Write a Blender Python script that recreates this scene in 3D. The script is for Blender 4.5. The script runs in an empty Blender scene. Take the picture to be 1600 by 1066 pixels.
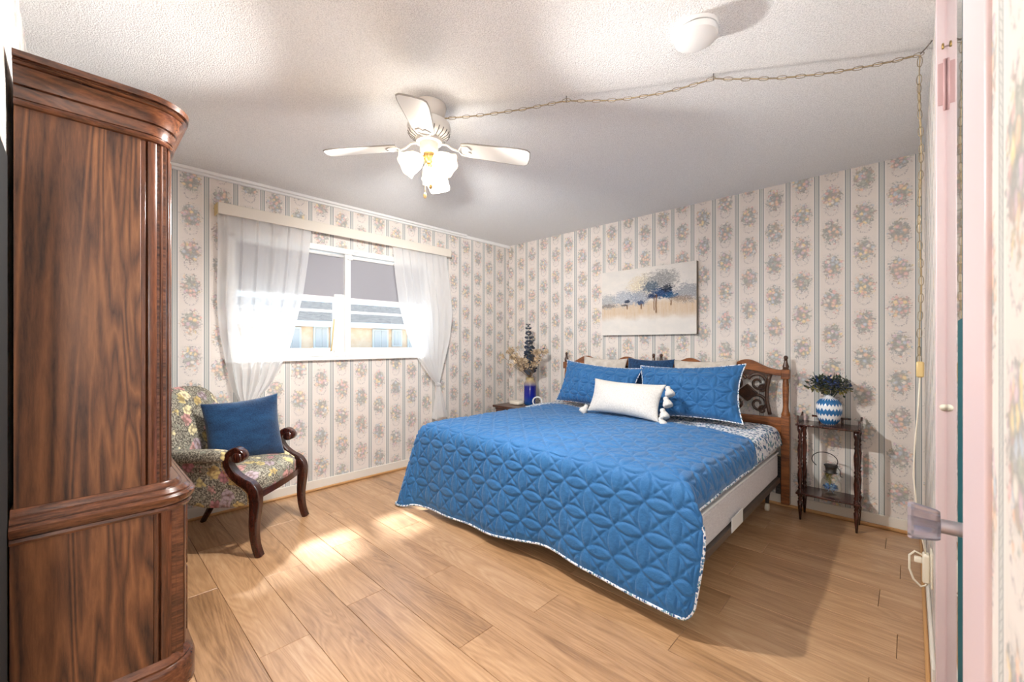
import bpy, bmesh, math, random
import numpy as np
from mathutils import Matrix, Vector
random.seed(7); RNG = np.random.RandomState(5)
sc = bpy.context.scene
COL = sc.collection
PI = math.pi

# ------------------------------------------------------------------ camera
cd = bpy.data.cameras.new('camera'); cam = bpy.data.objects.new('camera', cd); COL.objects.link(cam)
cam.location = (0, 0, 1.22); cam.rotation_euler = (PI/2, 0, math.radians(43.74-90))
cd.sensor_width = 36; cd.lens = 36*651/1600; cd.shift_y = 5.5/1600; cd.clip_start = .02
cd.dof.use_dof = True; cd.dof.focus_distance = 3.2; cd.dof.aperture_fstop = 5.6
sc.camera = cam
# ------------------------------------------------------------------ world, sun, exposure
w = bpy.data.worlds.new('sky'); sc.world = w; w.use_nodes = True
nt = w.node_tree; bg = nt.nodes['Background']
tc = nt.nodes.new('ShaderNodeTexCoord'); sx = nt.nodes.new('ShaderNodeSeparateXYZ'); cr = nt.nodes.new('ShaderNodeValToRGB')
nt.links.new(tc.outputs['Generated'], sx.inputs[0]); nt.links.new(sx.outputs['Z'], cr.inputs[0]); nt.links.new(cr.outputs[0], bg.inputs[0])
cr.color_ramp.elements[0].position = 0; cr.color_ramp.elements[0].color = (.66, .82, 1, 1)
cr.color_ramp.elements[1].position = .5; cr.color_ramp.elements[1].color = (.46, .68, 1, 1)
bg.inputs[1].default_value = 1.35
sl = bpy.data.lights.new('sun', 'SUN'); sl.energy = 6.5; sl.angle = math.radians(5); sl.color = (1, .93, .82)
so = bpy.data.objects.new('sun', sl); COL.objects.link(so); so.location = (3, 8, 9)
so.rotation_euler = Vector((-.22, -.80, -1.0)).to_track_quat('-Z', 'Y').to_euler()
sc.view_settings.view_transform = 'Standard'; sc.view_settings.look = 'None'
sc.view_settings.gamma = 1; sc.view_settings.use_curve_mapping = False
sc.view_settings.exposure = 0.96
FAN_W = 112.0; GLOW_W = 5.0; HALL_FILL_W = 39.0

# ------------------------------------------------------------------ helpers
def srgb(r, g, b):
    f = lambda c: (c/255/12.92) if c/255 <= .04045 else ((c/255+.055)/1.055)**2.4
    return (f(r), f(g), f(b), 1)
INV = {}
def tag(o, label=None, cat=None, group=None, kind=None):
    if label: o['label'] = label
    if cat: o['category'] = cat
    if group: o['group'] = group
    if kind: o['kind'] = kind
    return o
def thing(name, label, cat, loc=(0, 0, 0), rotz=0, group=None, kind=None):
    o = bpy.data.objects.new(name, None); COL.objects.link(o); o.empty_display_size = .05
    o.location = loc; o.rotation_euler = (0, 0, rotz)
    INV[o.name] = (Matrix.Translation(loc) @ Matrix.Rotation(rotz, 4, 'Z')).inverted()
    return tag(o, label, cat, group, kind)
class MB:
    def __init__(s): s.v = []; s.f = []; s.uv = None
    def add(s, V, F, M=None):
        n = len(s.v)
        if M is not None: V = [tuple(M @ Vector(p)) for p in V]
        s.v += [tuple(map(float, p)) for p in V]; s.f += [tuple(i+n for i in f) for f in F]; return s
    def box(s, x0, x1, y0, y1, z0, z1, M=None):
        V = [(x, y, z) for x in (x0, x1) for y in (y0, y1) for z in (z0, z1)]
        return s.add(V, [(0, 1, 3, 2), (4, 6, 7, 5), (0, 4, 5, 1), (2, 3, 7, 6), (0, 2, 6, 4), (1, 5, 7, 3)], M)
    def lathe(s, prof, n=24, c=(0, 0, 0), M=None, ruffle=None):
        V = []; F = []
        for k, (r, z) in enumerate(prof):
            for i in range(n):
                a = 2*PI*i/n; rr = r
                if ruffle: rr = r*(1+ruffle[k]*math.sin(a*6))
                V.append((c[0]+rr*math.cos(a), c[1]+rr*math.sin(a), c[2]+z))
        m = len(prof)
        for k in range(m-1):
            for i in range(n):
                j = (i+1) % n; F.append((k*n+i, k*n+j, (k+1)*n+j, (k+1)*n+i))
        if prof[0][0] > 1e-6: F.append(tuple(range(n-1, -1, -1)))
        if prof[-1][0] > 1e-6: F.append(tuple((m-1)*n+i for i in range(n)))
        return s.add(V, F, M)
    def tube(s, path, r, n=8, M=None, cap=True, closed=False):
        P = [Vector(p) for p in path]; m = len(P); V = []; F = []; up = None
        for k in range(m):
            if closed: t = (P[(k+1) % m]-P[k-1]).normalized()
            else: t = (P[min(k+1, m-1)]-P[max(k-1, 0)]).normalized()
            if up is None: up = Vector((0, 0, 1)) if abs(t.z) < .9 else Vector((1, 0, 0))
            a = t.cross(up).normalized(); b = a.cross(t).normalized(); up = b
            rr = r[k] if isinstance(r, (list, tuple)) else r
            for i in range(n):
                q = 2*PI*i/n; V.append(P[k]+a*(rr*math.cos(q))+b*(rr*math.sin(q)))
        for k in range(m if closed else m-1):
            for i in range(n):
                j = (i+1) % n; k2 = (k+1) % m; F.append((k*n+i, k*n+j, k2*n+j, k2*n+i))
        if cap and not closed: F += [tuple(range(n-1, -1, -1)), tuple((m-1)*n+i for i in range(n))]
        return s.add(V, F, M)
    def sq(s, c, h, e=.35, n=14, M=None):
        V = []; F = []; p = lambda v: math.copysign(abs(v)**e, v)
        for k in range(n+1):
            ph = -PI/2+PI*k/n
            for i in range(2*n):
                th = PI*i/n
                V.append((c[0]+h[0]*p(math.cos(ph))*p(math.cos(th)), c[1]+h[1]*p(math.cos(ph))*p(math.sin(th)), c[2]+h[2]*p(math.sin(ph))))
        for k in range(n):
            for i in range(2*n):
                j = (i+1) % (2*n); F.append((k*2*n+i, k*2*n+j, (k+1)*2*n+j, (k+1)*2*n+i))
        return s.add(V, F, M)
    def prism(s, poly, t0, t1, axis='y', M=None):
        n = len(poly); put = {'x': lambda a, b, t: (t, a, b), 'y': lambda a, b, t: (a, t, b), 'z': lambda a, b, t: (a, b, t)}[axis]
        V = [put(a, b, t0) for a, b in poly]+[put(a, b, t1) for a, b in poly]
        F = [tuple(range(n)), tuple(range(2*n-1, n-1, -1))]+[(i, i+n, (i+1) % n+n, (i+1) % n) for i in range(n)]
        return s.add(V, F, M)
    def grid(s, P):                       # P: numpy (nu, nv, 3)
        nu, nv = P.shape[:2]; F = [(i*nv+j, (i+1)*nv+j, (i+1)*nv+j+1, i*nv+j+1) for i in range(nu-1) for j in range(nv-1)]
        return s.add(P.reshape(-1, 3).tolist(), F)
    def build(s, name, mat, parent=None, world=False, smooth=False, bevel=0, solid=0, seg=2):
        me = bpy.data.meshes.new(name); V = s.v
        if world and parent is not None:
            r = parent
            while r.parent: r = r.parent
            I = INV[r.name]; V = [tuple(I @ Vector(p)) for p in V]
        me.from_pydata(V, [], s.f)
        bm = bmesh.new(); bm.from_mesh(me); bmesh.ops.recalc_face_normals(bm, faces=bm.faces); bm.to_mesh(me); bm.free()
        if smooth: me.polygons.foreach_set('use_smooth', [True]*len(me.polygons))
        if smooth == 'a': me.set_sharp_from_angle(angle=math.radians(40))
        if s.uv is not None:
            l = me.uv_layers.new(name='UVMap'); vi = np.zeros(len(me.loops), int); me.loops.foreach_get('vertex_index', vi)
            l.data.foreach_set('uv', np.array(s.uv)[vi].ravel())
        o = bpy.data.objects.new(name, me); COL.objects.link(o); me.materials.append(mat)
        if solid: md = o.modifiers.new('solid', 'SOLIDIFY'); md.thickness = solid; md.offset = 0
        if bevel:
            md = o.modifiers.new('bevel', 'BEVEL'); md.width = bevel; md.segments = seg; md.limit_method = 'ANGLE'; md.angle_limit = math.radians(40)
            if not smooth: me.polygons.foreach_set('use_smooth', [True]*len(me.polygons)); me.set_sharp_from_angle(angle=math.radians(35))
        if parent is not None: o.parent = parent
        return o
def struct(name, mb, mat, **k): return tag(mb.build(name, mat, **k), kind='structure')
def dup(o, parent):
    c = o.copy(); COL.objects.link(c); c.parent = parent
    return c

# ------------------------------------------------------------------ materials
class Mat:
    def __init__(s, name, base=(.8, .8, .8, 1), rough=.5, metal=0, spec=.5, **kw):
        s.m = bpy.data.materials.new(name); s.m.use_nodes = True; s.nt = s.m.node_tree; s.b = s.nt.nodes['Principled BSDF']
        s.out = s.nt.nodes['Material Output']
        s.set('Base Color', base); s.set('Roughness', rough); s.set('Metallic', metal); s.set('Specular IOR Level', spec)
        for k, v in kw.items(): s.set(k.replace('_', ' '), v)
    def set(s, k, v): s.put(s.b.inputs[k], v)
    def put(s, sock, v):
        if isinstance(v, bpy.types.NodeSocket): s.nt.links.new(v, sock)
        else: sock.default_value = v
    def n(s, typ, inp=None, **attr):
        nd = s.nt.nodes.new('ShaderNode'+typ)
        for k, v in attr.items(): setattr(nd, k, v)
        for k, v in (inp or {}).items(): s.put(nd.inputs[k], v)
        return nd
    def mth(s, op, a, b=None, c=None, clamp=False):
        nd = s.n('Math', operation=op, use_clamp=clamp); s.put(nd.inputs[0], a)
        if b is not None: s.put(nd.inputs[1], b)
        if c is not None: s.put(nd.inputs[2], c)
        return nd.outputs[0]
    def sstep(s, v, a, b):               # smooth map a..b -> 0..1
        nd = s.n('MapRange', interpolation_type='SMOOTHSTEP', clamp=True); s.put(nd.inputs[0], v); s.put(nd.inputs[1], a); s.put(nd.inputs[2], b); return nd.outputs[0]
    def mix(s, f, a, b, blend='MIX'):
        nd = s.n('Mix', data_type='RGBA', blend_type=blend); s.put(nd.inputs[0], f); s.put(nd.inputs[6], a); s.put(nd.inputs[7], b); return nd.outputs[2]
    def ramp(s, f, stops, interp='LINEAR'):
        nd = s.n('ValToRGB'); s.put(nd.inputs[0], f); e = nd.color_ramp.elements; nd.color_ramp.interpolation = interp
        e[0].position, e[0].color = stops[0]; e[1].position, e[1].color = stops[-1]
        for p, c in stops[1:-1]: q = e.new(p); q.color = c
        return nd.outputs[0]
    def coord(s, which='Object', scale=None, loc=None, rot=None):
        c = s.n('TexCoord').outputs[which]
        if scale or loc or rot:
            mp = s.n('Mapping'); s.put(mp.inputs[0], c)
            if scale: mp.inputs['Scale'].default_value = scale
            if loc: mp.inputs['Location'].default_value = loc
            if rot: mp.inputs['Rotation'].default_value = rot
            c = mp.outputs[0]
        return c
    def noise(s, vec, scale, detail=3, rough=.55, dist=0): return s.n('TexNoise', {'Vector': vec, 'Scale': scale, 'Detail': detail, 'Roughness': rough, 'Distortion': dist})
    def vor(s, vec, scale, feature='F1', rnd=1): return s.n('TexVoronoi', {'Vector': vec, 'Scale': scale, 'Randomness': rnd}, feature=feature)
    def bump(s, h, strength=.3, dist=.01):
        nd = s.n('Bump', {'Height': h, 'Strength': strength, 'Distance': dist}); s.put(s.b.inputs['Normal'], nd.outputs[0]); return nd
def M(name, c, rough=.5, **k): return Mat(name, srgb(*c), rough, **k).m

def wallpaper(name, axis, anchor, P, H=.245):
    m = Mat(name, rough=.62, spec=.25); co = m.coord(); sp = m.n('SeparateXYZ'); m.put(sp.inputs[0], co)
    s, z = sp.outputs[axis], sp.outputs['Z']
    q = m.mth('DIVIDE', m.mth('SUBTRACT', s, anchor), P)
    fr = m.mth('FRACT', m.mth('ADD', q, .5)); ds = m.mth('MULTIPLY', m.mth('ABSOLUTE', m.mth('SUBTRACT', fr, .5)), P)
    colr = m.mth('FLOOR', q); gx = m.mth('MULTIPLY', m.mth('SUBTRACT', m.mth('FRACT', q), .5), P)
    par = m.mth('FRACT', m.mth('MULTIPLY', colr, .37))
    rz = m.mth('ADD', m.mth('DIVIDE', z, H), par); gz = m.mth('MULTIPLY', m.mth('SUBTRACT', m.mth('FRACT', rz), .5), H)
    row = m.mth('FLOOR', rz)
    flat = m.n('CombineXYZ', {0: s, 1: z, 2: 0}).outputs[0]
    nz = m.noise(flat, 38, 2).outputs[0]; nz2 = m.noise(flat, 95, 2).outputs[0]; nzs = m.mth('ADD', m.mth('MULTIPLY', m.mth('SUBTRACT', nz, .5), 1.5), m.mth('MULTIPLY', m.mth('SUBTRACT', nz2, .5), 1.3))
    ex = m.mth('DIVIDE', gx, .060); ez = m.mth('DIVIDE', m.mth('SUBTRACT', gz, .028), .085)
    e = m.mth('ADD', m.mth('SQRT', m.mth('ADD', m.mth('MULTIPLY', ex, ex), m.mth('MULTIPLY', ez, ez))), nzs)
    mask = m.sstep(e, 1.0, .72)
    dv = m.n('VectorMath', operation='MULTIPLY_ADD'); m.put(dv.inputs[0], m.noise(flat, 60, 2).outputs['Color']); dv.inputs[1].default_value = (.016, .016, 0); m.put(dv.inputs[2], flat)
    v = m.vor(dv.outputs[0], 46); hue = m.n('SeparateColor', {0: v.outputs['Color']}).outputs[0]
    fl = m.ramp(hue, [(0, srgb(164, 172, 160)), (.16, srgb(150, 156, 160)), (.3, srgb(222, 172, 168)), (.46, srgb(232, 190, 160)), (.6, srgb(236, 210, 150)), (.7, srgb(178, 192, 206)), (.82, srgb(206, 178, 194)), (.92, srgb(232, 224, 214))], 'CONSTANT')
    shade = m.sstep(v.outputs['Distance'], .25, .75)
    fl = m.mix(m.mth('MULTIPLY', m.sstep(nz2, .45, .62), .35), fl, srgb(240, 232, 222)); fl = m.mix(m.mth('MULTIPLY', shade, .75), fl, srgb(132, 134, 128))
    # garland under every bouquet
    gy = m.mth('DIVIDE', m.mth('ADD', gz, .058), .040); gxx = m.mth('DIVIDE', gx, .036)
    rr = m.mth('SQRT', m.mth('ADD', m.mth('MULTIPLY', gxx, gxx), m.mth('MULTIPLY', gy, gy)))
    ring = m.sstep(m.mth('ABSOLUTE', m.mth('SUBTRACT', rr, 1)), .22, .05)
    ring = m.mth('MULTIPLY', ring, m.sstep(m.noise(flat, 130, 1).outputs[0], .47, .6))
    ring = m.mth('MULTIPLY', ring, m.mth('LESS_THAN', gz, -.03))
    tone = m.noise(flat, 2.2, 2).outputs[0]
    base = m.mix(tone, srgb(222, 212, 204), srgb(230, 222, 215))
    base = m.mix(m.mth('MULTIPLY', m.mth('MULTIPLY', m.sstep(e, 1.7, .9), .35), m.sstep(nz, .42, .62)), base, srgb(190, 190, 186))
    c = m.mix(m.mth('MULTIPLY', mask, .74), base, fl)
    c = m.mix(m.mth('MULTIPLY', ring, .75), c, srgb(168, 160, 162))
    # stripe
    ins = m.mth('LESS_THAN', ds, .0150)
    zz = m.mth('MULTIPLY', z, 2*PI/.021); wob = m.mth('MULTIPLY', m.mth('SINE', zz), .0052)
    fs = m.mth('MULTIPLY', m.mth('SUBTRACT', fr, .5), P)
    d1 = m.mth('ABSOLUTE', m.mth('SUBTRACT', fs, wob)); d2 = m.mth('ABSOLUTE', m.mth('ADD', fs, wob))
    lat = m.sstep(m.mth('MINIMUM', d1, d2), .0024, .0008)
    sc_ = m.mix(m.mth('MULTIPLY', lat, .6), srgb(214, 212, 206), srgb(118, 124, 124))
    ln = m.mth('MULTIPLY', m.sstep(m.mth('ABSOLUTE', m.mth('SUBTRACT', ds, .0132)), .0034, .0022), 1)
    sc_ = m.mix(ln, sc_, srgb(116, 130, 134))
    c = m.mix(ins, c, sc_)
    edge = m.sstep(m.mth('ABSOLUTE', m.mth('SUBTRACT', ds, .0205)), .0035, .0015)
    c = m.mix(m.mth('MULTIPLY', edge, .35), c, srgb(245, 243, 238))
    m.set('Base Color', c); m.bump(m.noise(flat, 160, 2).outputs[0], .06, .003)
    return m.m

def wood(name, dark, mid, light, scale=1.0, rough=.32, grain=(18, 18, 1.6), fig=.8, coat=.25):
    m = Mat(name, rough=rough); m.set('Coat Weight', coat); m.set('Coat Roughness', .2)
    co = m.coord(scale=tuple(g*scale for g in grain))
    n1 = m.noise(co, .35, 3, .6, 1.2).outputs[0]; n2 = m.noise(co, 4.5, 5, .72, .3).outputs[0]
    big = m.noise(m.coord(scale=tuple(g*scale*.16 for g in grain)), 1.0, 2, .5, 2.2).outputs[0]
    ring = m.mth('FRACT', m.mth('MULTIPLY', big, 9)); ring = m.mth('ABSOLUTE', m.mth('SUBTRACT', m.mth('MULTIPLY', ring, 2), 1))
    f = m.mth('ADD', m.mth('MULTIPLY', n2, .62), m.mth('MULTIPLY', ring, .38*fig)); f = m.mth('ADD', f, m.mth('MULTIPLY', m.mth('SUBTRACT', n1, .5), .5))
    c = m.ramp(f, [(.22, dark), (.47, mid), (.8, light)])
    m.set('Base Color', c); m.bump(n2, .12, .003)
    return m.m

MAT = {}
MAT['wp_left'] = wallpaper('wallpaper_left', 'X', .46, .1768)
MAT['wp_front'] = wallpaper('wallpaper_front', 'Y', .14, .1762)
MAT['white'] = M('white_paint', (236, 236, 234), .35)
MAT['hall'] = M('hall_paint', (232, 228, 222), .7)
MAT['baseb'] = M('baseboard_cream', (226, 218, 206), .45)
MAT['qround'] = M('quarter_round_oak', (196, 148, 96), .4)
MAT['pink'] = M('pink_gloss_paint', (226, 203, 205), .4)
MAT['pinkd'] = M('pink_hinge_paint', (200, 160, 160), .4)
MAT['mirror'] = Mat('mirror_glass', srgb(190, 205, 205), .03, 1.0).m
MAT['chain'] = Mat('antique_chain', srgb(150, 136, 112), .4, .7).m
MAT['cordtan'] = M('tan_cord', (196, 172, 128), .6)
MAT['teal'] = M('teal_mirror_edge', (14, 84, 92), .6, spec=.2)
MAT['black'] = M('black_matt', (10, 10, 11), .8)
MAT['brass'] = Mat('brass', srgb(200, 164, 104), .3, 1.0).m
MAT['steel'] = Mat('grey_steel', srgb(120, 112, 106), .4, .8).m
MAT['darkmetal'] = M('dark_metal', (40, 36, 34), .45)
MAT['cream'] = M('cream_plastic', (232, 224, 206), .4)
MAT['tan'] = M('tan_plastic', (214, 188, 130), .4)
MAT['valance'] = M('cream_fabric_cornice', (218, 210, 198), .7)
MAT['plast_w'] = M('white_plastic', (240, 240, 238), .4)
MAT['seam'] = M('dark_gap', (90, 86, 84), .7)

def m_ceiling():
    m = Mat('popcorn_ceiling', srgb(236, 236, 236), .9, spec=.1); co = m.coord()
    a = m.noise(co, 230, 3, .7).outputs[0]; b = m.vor(co, 170).outputs['Distance']
    h = m.mth('ADD', a, m.mth('MULTIPLY', b, -.8)); m.bump(h, .6, .008)
    m.set('Base Color', m.mix(m.sstep(a, .35, .6), srgb(226, 226, 226), srgb(252, 252, 251))); return m.m
MAT['ceiling'] = m_ceiling()

def m_floor():
    m = Mat('oak_laminate', rough=.3); oi = m.n('ObjectInfo').outputs['Random']
    tcn = m.n('TexCoord').outputs['Object']; off = m.n('CombineXYZ', {0: m.mth('MULTIPLY', oi, 37), 1: m.mth('MULTIPLY', oi, 91), 2: 0}).outputs[0]
    va = m.n('VectorMath', operation='ADD'); m.put(va.inputs[0], tcn); m.put(va.inputs[1], off)
    mp = m.n('Mapping'); m.put(mp.inputs[0], va.outputs[0]); mp.inputs['Scale'].default_value = (22, 1.5, 1)
    n1 = m.noise(mp.outputs[0], 1.0, 4, .62, .6).outputs[0]; n2 = m.noise(mp.outputs[0], 6.0, 3, .7, .2).outputs[0]
    mp2 = m.n('Mapping'); m.put(mp2.inputs[0], va.outputs[0]); mp2.inputs['Scale'].default_value = (9, .9, 1)
    bigv = m.noise(mp2.outputs[0], .8, 1, .5, 1.6).outputs[0]
    ring = m.mth('ABSOLUTE', m.mth('SUBTRACT', m.mth('MULTIPLY', m.mth('FRACT', m.mth('MULTIPLY', bigv, 11)), 2), 1))
    f = m.mth('ADD', m.mth('ADD', m.mth('MULTIPLY', n1, .5), m.mth('MULTIPLY', n2, .35)), m.mth('MULTIPLY', ring, .13))
    sx = m.n('SeparateXYZ'); m.put(sx.inputs[0], tcn)
    strip = m.mth('GREATER_THAN', sx.outputs['X'], 0)
    tone = m.mth('ADD', m.mth('MULTIPLY', m.mth('SUBTRACT', oi, .5), .16), m.mth('MULTIPLY', m.mth('SUBTRACT', m.mth('FRACT', m.mth('MULTIPLY', m.mth('ADD', oi, m.mth('MULTIPLY', strip, .37)), 7.3)), .5), .13))
    f = m.mth('ADD', f, tone)
    m.set('Base Color', m.ramp(f, [(.22, srgb(134, 98, 66)), (.42, srgb(174, 133, 94)), (.58, srgb(194, 153, 113)), (.8, srgb(212, 176, 138))]))
    m.set('Coat Weight', .6); m.set('Coat Roughness', .26); m.set('Roughness', m.mth('ADD', .30, m.mth('MULTIPLY', n2, .14))); m.bump(n2, .08, .002); return m.m
MAT['floor'] = m_floor()
MAT['subfloor'] = M('subfloor_joint', (112, 78, 50), .8)
MAT['walnut'] = wood('walnut_veneer', srgb(48, 27, 17), srgb(100, 62, 38), srgb(142, 94, 58), grain=(22, 22, 2.2), fig=1.0, coat=.0, rough=.5)
MAT['walnut_v'] = wood('walnut_upright', srgb(56, 30, 19), srgb(106, 62, 39), srgb(146, 92, 58), grain=(34, 34, 2.5), fig=.3, rough=.25)
MAT['walnut2'] = wood('walnut_solid', srgb(56, 31, 20), srgb(108, 64, 40), srgb(148, 96, 60), grain=(6, 30, 30), fig=.4, rough=.25)
MAT['oak_hb'] = wood('maple_headboard', srgb(92, 50, 24), srgb(146, 88, 46), srgb(176, 114, 64), grain=(20, 3, 20), fig=.4)
MAT['carve'] = wood('dark_carving', srgb(44, 26, 16), srgb(84, 54, 36), srgb(120, 84, 58), grain=(20, 20, 20), fig=.2)
MAT['mahog'] = wood('dark_mahogany', srgb(34, 14, 10), srgb(70, 30, 20), srgb(108, 50, 32), grain=(22, 22, 5), fig=.3, rough=.22)
MAT['night'] = wood('nightstand_walnut', srgb(48, 26, 18), srgb(92, 50, 34), srgb(124, 72, 46), grain=(4, 22, 22), fig=.3)

def m_quilt(name, c1, c2):
    m = Mat(name, rough=.55, spec=.3); co = m.coord()
    n = m.noise(co, 9, 4, .6).outputs[0]; f = m.noise(co, 420, 2).outputs[0]
    m.set('Base Color', m.mix(n, c1, c2)); m.set('Sheen Weight', .25); m.set('Sheen Roughness', .4)
    m.bump(m.mth('ADD', m.mth('MULTIPLY', m.noise(co, 48, 3, .6).outputs[0], 1), m.mth('MULTIPLY', f, .25)), .38, .014); return m.m
MAT['quilt'] = m_quilt('blue_quilt_cotton', srgb(40, 98, 152), srgb(52, 112, 166))
def m_leaf_sheet(name, sc1):
    m = Mat(name, rough=.7); co = m.coord(); v = m.vor(m.coord(scale=(1, 1.6, 1)), sc1); hue = m.n('SeparateColor', {0: v.outputs['Color']}).outputs[1]
    c = m.ramp(hue, [(0, srgb(60, 110, 150)), (.2, srgb(36, 70, 120)), (.36, srgb(90, 140, 150)), (.52, srgb(120, 150, 180)), (.72, srgb(226, 228, 236)), (1, srgb(240, 240, 242))], 'CONSTANT')
    k = m.sstep(m.mth('ADD', v.outputs['Distance'], m.mth('MULTIPLY', m.mth('SUBTRACT', m.noise(co, 90, 2).outputs[0], .5), .6)), .62, .46)
    m.set('Base Color', m.mix(k, srgb(238, 238, 242), c)); return m.m
MAT['sheet'] = m_leaf_sheet('leaf_print_cotton', 42)
MAT['binding'] = m_leaf_sheet('leaf_print_binding', 75)
def m_cloth(name, c1, c2, s=260, rough=.8, bs=.3, stretch=(1, 1, 1), big=0, sheen=.3):
    m = Mat(name, rough=rough, spec=.2); co = m.coord(scale=stretch); n = m.noise(co, s, 2, .6).outputs[0]
    f = n if not big else m.mth('ADD', m.mth('MULTIPLY', n, .5), m.mth('MULTIPLY', m.noise(co, big, 3).outputs[0], .5))
    m.set('Base Color', m.mix(m.sstep(f, .3, .7), c1, c2)); m.set('Sheen Weight', sheen); m.bump(n, bs, .006); return m.m
MAT['whiteknit'] = m_cloth('white_knit', srgb(206, 202, 196), srgb(226, 223, 218), 190, .9, .8, (1, 1, .35))
MAT['greycotton'] = m_cloth('grey_beige_cotton', srgb(184, 174, 162), srgb(206, 198, 188), 14, .75, .5)
MAT['navy'] = m_cloth('navy_chenille', srgb(10, 34, 64), srgb(30, 70, 108), 140, .85, .6, (1, 1, 2.2), 9)
MAT['navy2'] = m_cloth('navy_velvet', srgb(18, 46, 80), srgb(30, 68, 106), 60, .85, .4)
MAT['mattress'] = m_cloth('mattress_ticking', srgb(206, 200, 202), srgb(224, 220, 222), 60, .7, .2)
MAT['boxspring'] = m_cloth('boxspring_ticking', srgb(196, 190, 192), srgb(216, 211, 212), 40, .7, .3, (1, 1, 6))

def m_floral(name):
    m = Mat(name, rough=.75, spec=.2); co = m.coord(); dn = m.noise(co, 14, 2).outputs['Color']
    va = m.n('VectorMath', operation='MULTIPLY_ADD'); m.put(va.inputs[0], dn); va.inputs[1].default_value = (.03,)*3; m.put(va.inputs[2], co)
    c1 = m.mix(m.sstep(m.noise(co, 120, 3, .7).outputs[0], .42, .64), srgb(84, 78, 70), srgb(182, 176, 158))
    c1 = m.mix(m.sstep(m.noise(co, 26, 3).outputs[0], .55, .68), c1, srgb(136, 138, 124))
    v = m.vor(va.outputs[0], 12.0); s = m.n('SeparateColor', {0: v.outputs['Color']})
    fc = m.ramp(s.outputs[0], [(0, srgb(206, 188, 130)), (.2, srgb(204, 156, 150)), (.38, srgb(230, 218, 180)), (.5, srgb(190, 134, 140)), (.64, srgb(194, 170, 112)), (.78, srgb(176, 160, 166)), (.9, srgb(226, 214, 170))], 'CONSTANT')
    v2 = m.vor(va.outputs[0], 46)
    fc = m.mix(m.mth('MULTIPLY', m.sstep(v2.outputs['Distance'], .3, .75), .65), fc, srgb(92, 70, 62))
    core = m.sstep(v.outputs['Distance'], .14, .06); fc = m.mix(m.mth('MULTIPLY', core, .6), fc, srgb(110, 74, 56))
    k = m.mth('MULTIPLY', m.sstep(m.mth('ADD', v.outputs['Distance'], m.mth('MULTIPLY', m.mth('SUBTRACT', v2.outputs['Distance'], .4), .25)), .52, .43), m.mth('GREATER_THAN', s.outputs[1], .12))
    m.set('Base Color', m.mix(k, c1, fc)); m.bump(m.noise(co, 220, 2).outputs[0], .25, .004); return m.m
MAT['floral'] = m_floral('floral_tapestry')

def m_trans(name, c, tr=.4, alpha=.25):
    m = Mat(name, c, .8); d = m.n('BsdfDiffuse', {'Color': c}); t = m.n('BsdfTranslucent', {'Color': c}); x = m.n('BsdfTransparent')
    a = m.n('MixShader', {0: tr}); m.nt.links.new(d.outputs[0], a.inputs[1]); m.nt.links.new(t.outputs[0], a.inputs[2])
    b = m.n('MixShader', {0: alpha}); m.nt.links.new(a.outputs[0], b.inputs[1]); m.nt.links.new(x.outputs[0], b.inputs[2])
    m.nt.links.new(b.outputs[0], m.out.inputs[0]); return m.m
MAT['sheer'] = m_trans('white_sheer', srgb(244, 244, 244), .45, .34)
MAT['blind'] = m_trans('grey_blind', srgb(168, 167, 172), .22, .0)
MAT['shade'] = m_trans('frosted_shade', srgb(255, 246, 226), .5, .45)
def m_glass(name, tint, refl=.08):
    m = Mat(name); x = m.n('BsdfTransparent', {'Color': tint}); g = m.n('BsdfGlossy', {'Roughness': .02})
    f = m.n('LayerWeight', {'Blend': .5}).outputs['Facing']; f = m.mth('ADD', .03, m.mth('MULTIPLY', m.mth('POWER', f, 4), .6))
    b = m.n('MixShader', {0: f})
    m.nt.links.new(x.outputs[0], b.inputs[1]); m.nt.links.new(g.outputs[0], b.inputs[2]); m.nt.links.new(b.outputs[0], m.out.inputs[0]); return m.m
MAT['glass'] = m_glass('window_glass', (.95, .98, 1, 1))
MAT['clear'] = m_glass('clear_jar_glass', (.93, .93, .90, 1))
m = Mat('acrylic_knob', srgb(228, 220, 232), .06); m.set('Transmission Weight', .75); m.set('IOR', 1.45); MAT['acrylic'] = m.m
m = Mat('bulb_glow', (1, .9, .75, 1)); m.set('Emission Color', (1, .88, .68, 1)); m.set('Emission Strength', 6); MAT['bulb'] = m.m
m = Mat('lamp_diffuser', (1, .97, .92, 1)); m.set('Emission Color', (1, .96, .9, 1)); m.set('Emission Strength', 3); MAT['diffuser'] = m.m

# ================================================================== STRUCTURE
XB, YW, YR, XR, ZC = 3.711, 3.606, -.065, -.142, 2.44
fl = struct('floor', MB().box(-1.7, XB+.1, -1.5, YW+.1, -.06, -.012), MAT['subfloor'])
PW, PL = .19, 1.2
pm = {}
def plank(x0, x1, y0, y1):
    key = (round(x1-x0, 4), round(y1-y0, 4)); g = .0007
    if key not in pm:
        hx, hy = (x1-x0)/2-g, (y1-y0)/2-g; b = .0012
        V = [(-hx, -hy, -.012), (hx, -hy, -.012), (hx, hy, -.012), (-hx, hy, -.012), (-hx, -hy, -b), (hx, -hy, -b), (hx, hy, -b), (-hx, hy, -b), (-hx+b, -hy+b, 0), (hx-b, -hy+b, 0), (hx-b, hy-b, 0), (-hx+b, hy-b, 0)]
        F = [(0, 1, 5, 4), (1, 2, 6, 5), (2, 3, 7, 6), (3, 0, 4, 7), (4, 5, 9, 8), (5, 6, 10, 9), (6, 7, 11, 10), (7, 4, 8, 11), (8, 9, 10, 11)]
        o = MB().add(V, F).build('plank', MAT['floor'], fl); pm[key] = o
    else: o = dup(pm[key], fl)
    o.location = ((x0+x1)/2, (y0+y1)/2, 0)
xs = [.49+PW*k for k in range(-12, 18)]
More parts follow.
